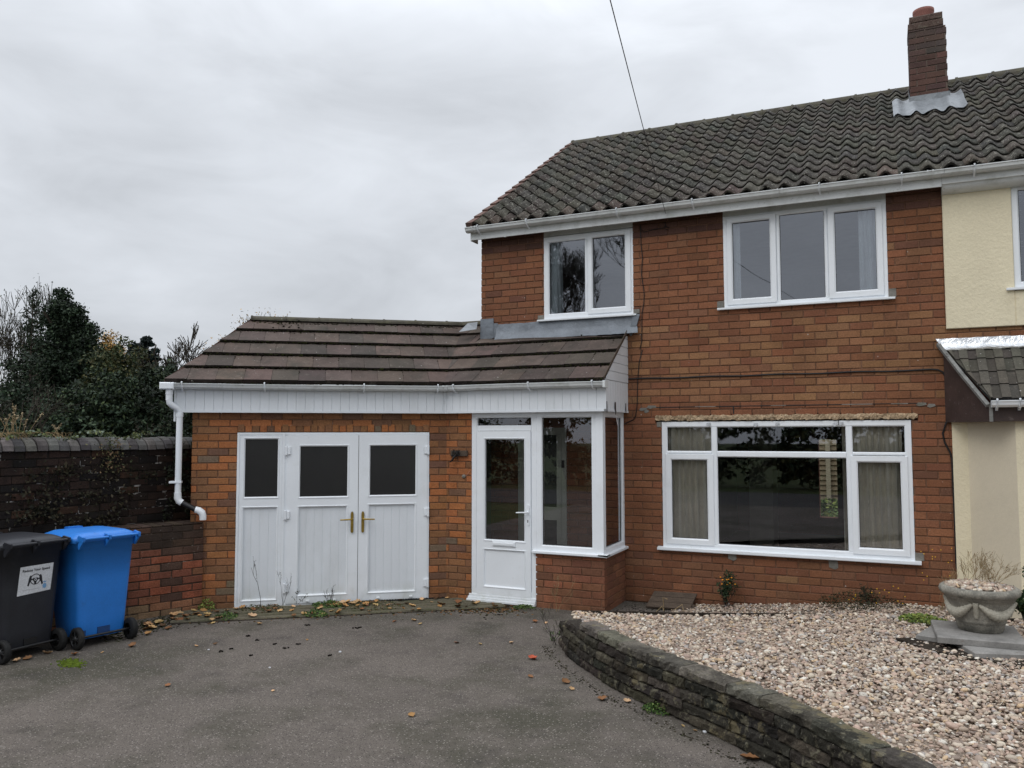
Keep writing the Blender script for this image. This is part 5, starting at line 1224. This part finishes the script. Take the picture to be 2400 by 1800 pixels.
limbs(out,'stem',m_drystem,t,.0011); P=np.array([p[:] for p in tips]); P=P[rng.choice(len(P),260)]; V,Fc,C=leafcloud(P,.009,colmix(260,[(.06,.045,.03),(.12,.09,.05)])); npmesh('seed_heads',V,Fc,C,m_leaf,t)['kind']='stuff'
sprig('rose_bush','dark green leafy bush at the right edge behind the planter',(1.04,8.05,.28),.50,9,800,.045,[(.015,.035,.014),(.03,.055,.02),(.05,.08,.03)],cat='bush',spread=.22,depth=2,r=.005)
for (px1,py1,lb) in [(1557,1434,'bent straw stalk standing at the edge of the gully'),(1592,1431,'second bent straw stalk beside the wooden board')]:
    p=Vector(gp(px1,py1,.29)); q=MB(); q.tube([p+Vector((-.09,0,-.02)),p+Vector((-.02,0,.05)),p,p+Vector((-.01,0,.13)),p+Vector((.03,0,.12))] if px1<1570 else [p+Vector((-.05,0,0)),p+Vector((.03,0,.06)),p+Vector((.04,0,0))],.004,4,local=False); tag(q.build('straw_stalk',m_drystem),lb,'stalk')
# ivy on dark wall and creeper on coping
for (s0,s1,z0,z1,n,lb,pal) in [(.75,2.4,.95,1.62,900,'dark ivy patches creeping over the middle of the blackened wall',[(.018,.018,.010),(.03,.028,.014),(.05,.04,.022)]),(.3,.75,1.0,1.85,520,'ivy strand climbing the wall behind the downpipe',[(.018,.022,.012),(.03,.035,.018)])]:
    cl=rng.uniform(0,1,(26,2)); cc=cl[rng.choice(26,n)]+rng.normal(0,.06,(n,2)); S_=s0+(s1-s0)*cc[:,0]; Z_=(z0+(z1-z0)*cc[:,1]).clip(.3,1.85); bb=rng.uniform(.008,.05,n)
    P=np.array([FD(s_,b_,z_)[:] for s_,b_,z_ in zip(S_,bb,Z_)]); V,Fc,C=leafcloud(P,.042,colmix(n,pal)); tag(npmesh('ivy',V,Fc,C,m_leaf),lb,'ivy')
n=1300; S_=rng.uniform(.9,4.4,n); z_=1.93+.03*rng.random(n); P=np.array([FD(a,-.12+random.gauss(0,.07),z+.04*math.sin(a*9)) [:] for a,z in zip(S_,z_)]); V,Fc,C=leafcloud(P,.04,colmix(n,[(.08,.10,.035),(.14,.16,.06),(.05,.06,.025),(.13,.16,.12)])); tag(npmesh('creeper',V,Fc,C,m_leaf),'pale green creeper sprawling along the top of the coping','creeper')
n=260; S_=1.45+rng.normal(0,.10,n); P=np.array([FD(a,.03+random.uniform(0,.04),z)[:] for a,z in zip(S_,rng.uniform(1.55,1.92,n))]); V,Fc,C=leafcloud(P,.03,colmix(n,[(.12,.11,.05),(.16,.10,.05),(.05,.06,.025)])); tag(npmesh('creeper',V,Fc,C,m_leaf),'dry creeper strand hanging down from the coping','creeper')
for (x,lb) in [(45,'cluster of pale foxtail stalks growing on the coping at the left'),(18,'grass tuft with pale stalks on the coping at the left edge'),(137,'single pale foxtail stalk on the coping')]:
    p=Vector(gp(x,1010,1.935)) if False else None
    # position on the wall line under that pixel
    v=ray(x,1012); f0,f1=Vector((DW0[0]-.1,DW0[1],0)),Vector((DW1[0]-.1,DW1[1],0)); dl=f1-f0; t_=(f0.x*v[1]-f0.y*v[0])/(dl.y*v[0]-dl.x*v[1]); pp=f0+dl*t_; pp.z=1.91
    t=thing('foxtail_grass',lb,'grass',tuple(pp),'foxtail grass on the coping'); out=[]; P=[]
    for k in range(7 if x==45 else 4 if x==18 else 2):
        a=random.gauss(0,.10); h=random.uniform(.16,.36) if x!=137 else random.uniform(.1,.17); b0=pp+Vector((random.uniform(-.05,.05),random.uniform(-.08,.08),0)); tp_=b0+Vector((a*h*2,a*h*2,h)); out.append(([b0,b0.lerp(tp_,.5)+Vector((0,0,.01)),tp_],[.003,.003,.002]))
        for i in range(30): u=random.uniform(.62,1); q_=b0.lerp(tp_,u); P.append((q_.x+random.gauss(0,.006),q_.y+random.gauss(0,.006),q_.z))
        V,Fc,C=leafcloud(np.array(P),.020,colmix(len(P),[(.38,.30,.19),(.28,.22,.13)])); npmesh('seed_head',V,Fc,C,m_leaf,t); P=[]
    for k in range(24): a=random.gauss(0,.5); b0=pp+Vector((random.uniform(-.07,.07),random.uniform(-.1,.1),0)); out.append(([b0,b0+Vector((a*.05,a*.05,.05)),b0+Vector((a*.13,a*.12,.07))],[.002,.002,.001]))
    limbs(out,'stalks',m_drystem,t,.0018)
# moss by the bins
q=MB()
for _ in range(420):
    p=gp(165+random.gauss(0,14),1556+random.gauss(0,4.5)); q.blob((p[0],p[1],.002),.010,.010,.006,0,jc((.10,.14,.02),.3),n=6)
tag(q.build('moss_patch',m_moss,fix=False),'bright green moss cushion on the asphalt in front of the bins','moss',kind='stuff')
q=MB()
for _ in range(1500):
    a=random.random(); x=250+a*230+random.gauss(0,20); y=1488-52*a+random.gauss(0,9); p=gp(x,y)
    if p[1]<6.75 and p[0]>-7.2 and random.random()<.55: q.blob((p[0],p[1],.001),.012,.012,.004,0,jc(random.choice([(.045,.05,.018),(.03,.028,.018)]),.3),n=6)
tag(q.build('moss_litter',m_moss,fix=False),'dark moss and litter along the foot of the red wall','moss',kind='stuff')
# crumbs of moss and grit at the wall feet
def crumbs(name,label,path,n,width,sz,pal):
    q=MB()
    for _ in range(n):
        i=random.randrange(len(path)-1); t_=random.random(); a,b=path[i],path[i+1]; x=a[0]+(b[0]-a[0])*t_+random.gauss(0,width); y=a[1]+(b[1]-a[1])*t_+random.gauss(0,width); s_=sz*random.uniform(.5,1.6)
        q.blob((x,y,.001),s_,s_*.8,s_*.5,0,jc(random.choice(pal),.3),n=6)
    return tag(q.build(name,m_moss,fix=False),label,'debris',kind='stuff')
off=[(p[0]-.09,p[1]-.10) for p in rw[:9]]
crumbs('wall_foot_debris','dark moss crumbs along the foot of the retaining wall',off,600,.03,.006,[(.02,.018,.014),(.04,.04,.02),(.06,.05,.035)])
crumbs('threshold_debris','dark leaf crumbs and grit on the ribbed paving',[fg(-2.9,.35)[:2],fg(-1.4,.4)[:2],fg(-.1,.4)[:2],(-3.9,8.35)],4600,.15,.011,[(.03,.022,.015),(.05,.05,.02),(.13,.075,.035),(.20,.11,.05),(.02,.015,.012)])
crumbs('corner_debris','dark crumbs in the corner between porch and house',[(-2.75,9.1),(-2.5,8.6),(-2.3,9.1)],160,.10,.008,[(.015,.013,.012)])
# fallen leaves -------------------------------------------------------------
def leafmesh(name,sz,col):
    q=MB(); n=7; P=[]
    cu=random.uniform(.2,.9); tw=random.uniform(-.6,.6)
    for i in range(n):
        t_=i/(n-1); w=sz*.42*math.sin(math.pi*(t_*.88+.08))*(1+.35*((i%2)-.5)); x=(t_-.5)*sz; zc=cu*sz*.5*(4*(t_-.5)**2)
        P.append([(x,-w,zc*.6+abs(w)*.5+.002+tw*w*.3),(x,0,zc*.4+.002),(x,w,zc*.6+abs(w)*.5+.002-tw*w*.3)])
    zmin=min(p[2] for r in P for p in r)
    P=[[(a,b,c-zmin+.002) for a,b,c in r] for r in P]
    q.grid(P,col=col); return q
LC=[(.36,.19,.075),(.28,.13,.05),(.45,.28,.13),(.20,.09,.04),(.13,.07,.035),(.50,.36,.20)]
protos=[leafmesh('l',.085,jc(random.choice(LC),.2)) for _ in range(14)]
pm=[]
for i,q in enumerate(protos):
    o=q.build('fallen_leaf',m_leaf); pm.append(o.data); bpy.data.objects.remove(o)
def leaf(p,sc,label,grp,mesh=None,rot=None):
    o=bpy.data.objects.new('fallen_leaf',mesh or random.choice(pm)); COL.objects.link(o); o.location=p; o.scale=(sc,sc,sc); o.rotation_euler=(random.uniform(-.25,.25),random.uniform(-.25,.25),rot if rot is not None else random.uniform(0,6.28)); tag(o,label,'leaf',grp)
red=leafmesh('r',.09,(.42,.09,.045)).build('fallen_leaf',m_leaf); redm=red.data; bpy.data.objects.remove(red)
leaf(gp(1250,1545,.002),1.0,'flat red leaf lying alone on the asphalt left of the retaining wall',None,redm)
A_='curled brown leaf lying on the asphalt'; Gq='curled brown leaves on the asphalt'
for (x,y,s_) in [(1325,1600,.95),(1411,1640,1.0),(1470,1645,.7),(1254,1458,.85),(1280,1461,.5),(1070,1507,.6),(1125,1510,.5),(1199,1507,.6),(1243,1587,.6),(965,1677,.7),(505,1510,.5),(310,1515,.95),(500,1461,.6),(608,1463,.8),(393,1608,.6),(175,1535,.9),(110,1532,1.0),(65,1545,.9),(40,1550,.9),(1757,1780,1.3),(1765,1768,.7),(1340,1616,.6),(925,1457,.6),(970,1455,.8),(985,1463,.5),(460,1515,.45),(1600,1702,.35),(1629,1713,.35),(240,1395+135,.4),(720,1500,.35),(640,1620,.35)]:
    leaf(gp(x,y,.003),s_,A_,Gq)
B_='brown leaf fallen on the ribbed paving by the garage'; Gb='brown leaves on the ribbed paving'
for (s,b,sc) in [(-2.75,.35,.9),(-2.62,.5,.8),(-2.55,.3,.8),(-2.45,.25,.7),(-2.8,.6,.9),(-2.3,.12,.7),(-1.95,.10,.8),(-1.75,.42,.7),(-2.15,.60,1.),(-1.62,.60,.7),(-1.30,.12,1.1),(-1.22,.16,1.2),(-1.15,.10,1.1),(-1.10,.20,1.0),(-1.05,.12,1.),(-1.35,.22,.9),(-1.25,.62,1.0),(-1.45,.35,.8),(-.95,.25,.8),(-.85,.32,.8),(-.55,.12,.8),(-.3,.12,.7),(-.45,.45,.9),(-.12,.45,1.),(.1,.35,1.),(.05,.6,.9),(.25,.5,.8),(-.7,.55,.6),(-2.7,.2,.8),(-2.85,.45,.9),(-2.5,.62,.7),(-1.28,.26,1.),(-1.18,.30,.9),(-1.75,.2,.6),(-2.0,.38,.7),(-1.0,.5,.6)]:
    leaf(fg(s,b,.022),sc*1.15,B_,Gb)
for k in range(60):
    s_=random.uniform(-2.9,.6); leaf(fg(s_,random.uniform(.08,.7),.022),random.uniform(.4,1.0),B_,Gb)
C_='brown leaf scattered at the foot of the red brick wall'
for k in range(26): 
    a=random.random(); p=gp(290+a*190+random.gauss(0,12),1487-52*a+random.gauss(0,7)); 
    if p[1]<6.6: leaf((p[0],p[1],.006),random.uniform(.7,1.2),C_,'brown leaves at the foot of the red wall')
for (x,y) in [(583,1491),(541,1521),(668,1520),(643,1510),(699,1510),(721,1466),(842,1472),(834,1473),(775,1537),(604,1501),(518,1527),(590,1537)]:
    p=gp(x,y); q=MB(); 
    for _ in range(5): q.blob((p[0]+random.gauss(0,.010),p[1]+random.gauss(0,.010),.004),.012,.010,.007,0,(.010,.008,.007),n=6)
    tag(q.build('dark_litter',m_moss,fix=False),'small black clump of rotted leaf on the asphalt','litter','black rotted clumps on the asphalt')
for (x,y,s_) in [(797,1529,.018),(632,1566,.012),(489,1524,.013),(1246,1472,.01),(1840,1747,.02),(1653,1717,.018)]:
    p=gp(x,y); q=MB(); q.blob((p[0],p[1],.005),s_,s_*.7,s_*.5); tag(q.build('white_pebble',m_paper,fix=False),'white stray pebble on the asphalt','pebble','white stray pebbles on the asphalt')
q=MB(); p=gp(1735,1507,.30); q.blob((p[0],p[1],.31),.032,.022,.018,0,(1,1,1),n=6,jit=.1); tag(q.build('dark_stone',m_slab),'dark angular stone lying on the pale gravel','stone')
# ================================================================== BINS
def rrect(cx_,cy_,hx,hy,r,n=5):
    pts=[]
    for (sx,sy,a0) in ((1,1,0),(-1,1,90),(-1,-1,180),(1,-1,270)):
        for k in range(n): a=R(a0+90*k/(n-1)); pts.append((cx_+sx*(hx-r)+r*math.cos(a),cy_+sy*(hy-r)+r*math.sin(a)))
    return pts
def make_bin(name,label,loc,ang,mat,sticker=False):
    """local x = rear (hinge and wheel side), y = along axle"""
    t=thing(name,label,'bin',loc)
    f=Fr(loc,(math.cos(ang),math.sin(ang),0),(-math.sin(ang),math.cos(ang),0))
    q=MB(f); P=[]
    lev=[(.075,-.455,-.005,.215),(.09,-.46,.0,.22),(.25,-.485,.004,.232),(.6,-.535,.020,.252),(.90,-.575,.036,.268),(.905,-.59,.05,.280),(.965,-.595,.054,.283),(.966,-.60,.06,.288),(.985,-.60,.06,.288)]
    for z,x0,x1,hy in lev: P.append([(x,y,z) for x,y in rrect((x0+x1)/2,0,(x1-x0)/2,hy,.055)])
    q.grid(P,closev=True); q.face(P[0])
    # wheel arches / axle housings at rear foot and centre tunnel
    b=q.build('body',mat,t)
    if True:
        rm=m_black if mat is m_binblack else M('shaded recess blue plastic',(.012,.05,.16),rough=.6); bv=MB(f); bv.box(-.02,.012,-.055,.06,.10,.165,0); bv.build('foot_recess_shade',rm,b); bv=MB(f); bv.box(-.02,.008,-.215,-.165,.09,.155,0); bv.build('foot_recess_shade',rm,b)  # darker blocks on the body: recess shade put into their colour
    q=MB(f); q.tube([(.028,-.30,.10),(.028,.30,.10)],.011,8); q.build('axle',m_black,t)
    for sy in (-1,1):
        q=MB(); o=f(.03,sy*.225,.10); ax=f.b*sy
        q.lathe([(.055,-.004),(.085,0),(.098,.006),(.100,.014),(.100,.040),(.098,.048),(.085,.054),(.070,.052)],o,28,axis=ax); wl=q.build('wheel',m_tyre,t)
        q=MB(); q.lathe([(.070,.052),(.066,.040),(.062,.030),(.028,.034),(.026,.056),(.012,.060),(.001,.060)],o,28,axis=ax)
        fu=ax.orthogonal().normalized(); fv=ax.cross(fu)
        for k in range(6):
            a=k*math.pi/3; dr=fu*math.cos(a)+fv*math.sin(a); q.tube([o+ax*.045+dr*.02,o+ax*.042+dr*.068],.007,4,local=False)
        q.build('rim',m_black,wl)
    # lid
    q=MB(f); P=[]
    for z,x0,x1,hy,r in [(.955,-.635,.035,.300,.07),(.960,-.640,.038,.305,.07),(1.000,-.640,.038,.305,.07),(1.008,-.63,.034,.296,.07),(1.022,-.60,.02,.27,.07),(1.040,-.56,-.02,.235,.07),(1.046,-.50,-.08,.18,.06),(1.046,-.35,-.25,.05,.03)]:
        P.append([(x,y,z) for x,y in rrect((x0+x1)/2,0,(x1-x0)/2,hy,r)])
    q.grid(P,closev=True); q.face(P[-1]); q.face(P[0])
    q.box(-.64,-.56,-.07,.07,1.012,1.05)
    ld=q.build('lid',mat,t)
    # rear handle: bar with end brackets
    q=MB(f); q.tube([(.105,-.265,1.000),(.105,.265,1.000)],.0135,8)
    for y in (-.275,-.03,.255):
        q.prism([(.03,1.018),(.09,1.022),(.124,1.008),(.126,.99),(.105,.975),(.05,.925),(.03,.92)],y,y+.022) if False else q.prism([(.02,y),(.02,y+.022),(.122,y+.022),(.122,y)],.978,1.018,axis='c')
        q.prism([(.055,.935),(.062,.905),(.12,.985),(.12,1.0),(.055,1.0)],y+.002,y+.020) if False else None
    for y in (-.272,-.03,.258):
        m2=MB(Fr(f(0,y,0),f.a,f.b)); P=[[(.045,0,.90),(.045,.018,.90)],[(.125,0,.985),(.125,.018,.985)],[(.125,0,1.015),(.125,.018,1.015)],[(.03,0,1.03),(.03,.018,1.03)],[(.03,0,.92),(.03,.018,.92)]]
        m2.grid(P,closeu=True,smooth=False); m2.face([p[0] for p in P]); m2.face([p[1] for p in P]); merge(q,m2)
    q.build('handle',mat,t)
    if sticker:
        def SP(y,z,o=.004):  # point on rear face
            x=np.interp(z,[.25,.6,.9],[.004,.020,.036]); return f(x+o,y,z)
        q=MB(); y0,y1,z0,z1=-.135,.175,.555,.800
        q.face([SP(y0-.004,z0-.008),SP(y1-.012,z0+.006),SP(y1+.004,z1-.0),SP(y0+.012,z1-.004)],local=False)
        st=q.build('sticker',m_paper,b)
        # steering wheel + hands
        q=MB(); yc,zc,r0=.018,.675,.048
        def arcpts(r,a0,a1,n=28): return [SP(yc+r*math.cos(R(a0+(a1-a0)*k/n)),zc+r*math.sin(R(a0+(a1-a0)*k/n)),.0055) for k in range(n+1)]
        o1,i1=arcpts(r0,0,360),arcpts(r0-.007,0,360)
        for k in range(28): q.face([o1[k],o1[k+1],i1[k+1],i1[k]],local=False)
        def blobpoly(pts): q.face([SP(yc+a,zc+c,.0058) for a,c in pts],local=False)
        blobpoly([(-.022,.012),(.022,.012),(.026,-.002),(.012,-.022),(-.012,-.022),(-.026,-.002)])
        blobpoly([(-.045,.004),(-.02,.008),(-.02,-.002),(-.045,-.006)]); blobpoly([(.045,.004),(.02,.008),(.02,-.002),(.045,-.006)]); blobpoly([(-.012,-.018),(.012,-.018),(.008,-.046),(-.008,-.046)])
        for sg in (-1,1): blobpoly([(sg*.040,.038),(sg*.052,.034),(sg*.060,.010),(sg*.064,-.018),(sg*.072,-.048),(sg*.058,-.056),(sg*.050,-.030),(sg*.038,-.008),(sg*.034,.014)])
        q.build('wheel_symbol',m_ink,st)
        q=MB(); q.lathe([(.006,0),(.011,0)],SP(yc,zc-.003,.0068),16,axis=f.a); q.build('symbol_hub',m_paper,st)
        def txt(s_,size,y,z,mat,nm):
            cu=bpy.data.curves.new(nm,'FONT'); cu.body=s_; cu.size=size; cu.align_x='CENTER'; cu.align_y='CENTER'; cu.extrude=.0002; cu.offset=.0006 if size>.02 else 0
            ob=bpy.data.objects.new(nm,cu); COL.objects.link(ob); bpy.context.view_layer.update()
            me=bpy.data.meshes.new_from_object(ob.evaluated_get(bpy.context.evaluated_depsgraph_get())); bpy.data.objects.remove(ob); me.materials.clear(); me.materials.append(mat)
            o=SP(y,z,.006); zz=(SP(y,z+.1,.006)-o).normalized(); xx=f.b.normalized(); nn=xx.cross(zz)
            mm=Matrix(((xx.x,zz.x,nn.x,o.x),(xx.y,zz.y,nn.y,o.y),(xx.z,zz.z,nn.z,o.z),(0,0,0,1))); me.transform(mm); return link(nm,me,st)
        txt('Reduce Your Speed',.031,.022,.758,m_ink,'lettering')
        txt('www',.012,-.03,.592,m_greyink,'small_print') if False else None
        q=MB(); 
        for k in range(14): q.face([SP(-.09+k*.010,.587,.0055),SP(-.083+k*.010,.587,.0055),SP(-.083+k*.010,.592,.0055),SP(-.09+k*.010,.592,.0055)],local=False)
        q.build('small_print',m_greyink,st)
        q=MB(); yc,zc=.105,.605
        pts=[]
        for k in range(16): rr_=.026 if k%2==0 else .020; a=k*math.pi/8; pts.append(SP(yc+rr_*.8*math.cos(a),zc+rr_*math.sin(a),.0055))
        q.face(pts,local=False); q.face([SP(yc+a,zc+c,.0055) for a,c in [(-.012,.030),(.012,.030),(.016,.042),(.006,.037),(0,.046),(-.006,.037),(-.016,.042)]],local=False)
        q.build('crest',m_crest,st)
    return t
bl=gp(183,1521); br=gp(295,1497); ab=math.atan2(br[1]-bl[1],br[0]-bl[0])-math.pi/2
make_bin('wheelie_bin','bright blue wheelie bin standing against the low red wall',((bl[0]+br[0])/2-.0,(bl[1]+br[1])/2,0),ab,m_binblue)
k0=gp(3,1555); k1=gp(128,1524); ak=math.atan2(k1[1]-k0[1],k1[0]-k0[0])-math.pi/2
make_bin('wheelie_bin','charcoal wheelie bin with a white speed sticker at the left edge',((k0[0]+k1[0])/2,(k0[1]+k1[1])/2,0),ak,m_binblack,True)
# ================================================================== CURTAINS + back garden
def curtain(name,label,x0,x1,z0,z1,mat,dep=.13,folds=9,flare=.0,cat='curtain',grp=None):
    q=MB(FH); n=folds*8; P=[]
    ph=random.random()*6
    for j in range(9):
        t=j/8; z=z0+(z1-z0)*t; row=[]
        for k in range(n+1):
            u=k/n; w=(x1-x0); x=x0+w*u+flare*(1-t)*(u-.5)
            row.append((x,-dep+.042*math.sin(u*folds*6.283+ph+.9*math.sin(u*9+t*2))+.016*math.sin(u*folds*15+t*3),z))
        P.append(row)
    q.grid(P); o=q.build(name,mat,fix=False); return tag(o,label,cat,grp)
curtain('curtain','grey beige curtain behind the left lights of the big window',-2.44,-1.84,.25,2.2,m_curtain,folds=8,flare=.05)
curtain('curtain','grey beige curtain behind the right lights of the big window',-.44,.14,.25,2.2,m_curtain,folds=8)
curtain('curtain','pale curtain at the left side of the narrower upstairs window',-3.95,-3.66,3.2,4.4,m_net,folds=4,dep=.1)
curtain('curtain','pale curtain at the right side of the wider upstairs window',-.22,.04,3.2,4.4,m_net,folds=4,dep=.1)
curtain('curtain','narrow pale curtain at the left side of the wider upstairs window',-1.62,-1.46,3.2,4.4,m_net,folds=2,dep=.1)
t=thing('garden_fence','pale lapped timber fence seen through the house from the big window','fence',(-1.3,21,0))
q=MB(); z=.12
while z<1.74: q.box(-5,3,21,21.02,z,z+.10,0); q.face([(-5,20.95,z),(3,20.95,z),(3,20.99,z+.125),(-5,20.99,z+.125)]); z+=.12
q.build('panel',m_fence,t)
q=MB(); q.box(-1.35,-1.25,20.84,20.93,0,1.92); q.build('post',M('pale post',(.34,.31,.23),rough=.9,var=.1),t)
rosette('shrub','low green shrub at the foot of the back garden fence',(-1.3,20.3,.05),.9,1200,.10,GN+YG,.42,cat='shrub')
tree('shrub','leafy shrub showing above the back garden fence','shrub',(-1.3,21.8,0),1.8,.04,[(0,0,1.9,1.8,.4,.5)],90,60,.14,.09,GN+YG,shell=.3)
# ================================================================== LIGHT
w=bpy.data.worlds.new('World'); S.world=w; w.use_nodes=True; nt=w.node_tree; N=nt.nodes; L=nt.links; N.clear()
out=N.new('ShaderNodeOutputWorld'); SUN_EL,SUN_AZ=R(48),R(200)
sk=N.new('ShaderNodeTexSky'); sk.sky_type='NISHITA'; sk.sun_disc=False; sk.sun_elevation=SUN_EL; sk.sun_rotation=SUN_AZ
b1=N.new('ShaderNodeBackground'); L.new(sk.outputs[0],b1.inputs[0]); b1.inputs[1].default_value=.05
tc=N.new('ShaderNodeTexCoord').outputs['Generated']
sp=N.new('ShaderNodeSeparateXYZ'); L.new(tc,sp.inputs[0])
mp=N.new('ShaderNodeMapping'); mp.inputs['Scale'].default_value=(1.,1.,2.8); mp.inputs['Rotation'].default_value=(.0,.25,.4); L.new(tc,mp.inputs[0])
n1=noise(nt,1.35,5,.5,mp.outputs[0],.35); n2=noise(nt,4.2,6,.55,mp.outputs[0],.5)
f=mth(nt,'ADD',mth(nt,'MULTIPLY',n1,.65),mth(nt,'MULTIPLY',n2,.35))
base=ramp(nt,f,.38,.62,.56,.80)
# real overcast: the sky above the picture is brighter than the part near the horizon
lift=ramp(nt,sp.outputs[2],.42,.95,1.,2.5); low=ramp(nt,sp.outputs[2],-.05,.28,.92,1.06)
val=mth(nt,'MULTIPLY',mth(nt,'MULTIPLY',base,lift),low)
cr=N.new('ShaderNodeCombineColor'); L.new(mth(nt,'MULTIPLY',val,.952),cr.inputs[0]); L.new(mth(nt,'MULTIPLY',val,.998),cr.inputs[1]); L.new(mth(nt,'MULTIPLY',val,1.068),cr.inputs[2])
b2=N.new('ShaderNodeBackground'); L.new(cr.outputs[0],b2.inputs[0]); b2.inputs[1].default_value=.98
ad=N.new('ShaderNodeMixShader'); ad.inputs[0].default_value=.93; L.new(b1.outputs[0],ad.inputs[1]); L.new(b2.outputs[0],ad.inputs[2]); L.new(ad.outputs[0],out.inputs[0])
sd=bpy.data.lights.new('sun','SUN'); sd.energy=.75; sd.angle=R(35); sd.color=(1,.97,.93); so=bpy.data.objects.new('sun',sd); COL.objects.link(so)
# sun behind the camera, high, a little to the left
az=R(200); dv=Vector((math.sin(az)*math.cos(SUN_EL),math.cos(az)*math.cos(SUN_EL),math.sin(SUN_EL))); so.rotation_euler=dv.to_track_quat('Z','Y').to_euler()
S.view_settings.view_transform='Standard'; S.view_settings.look='None'; S.view_settings.exposure=.17; S.view_settings.gamma=1
S.render.engine='CYCLES'; S.cycles.max_bounces=8; S.cycles.transparent_max_bounces=12; S.cycles.caustics_reflective=False; S.cycles.caustics_refractive=False
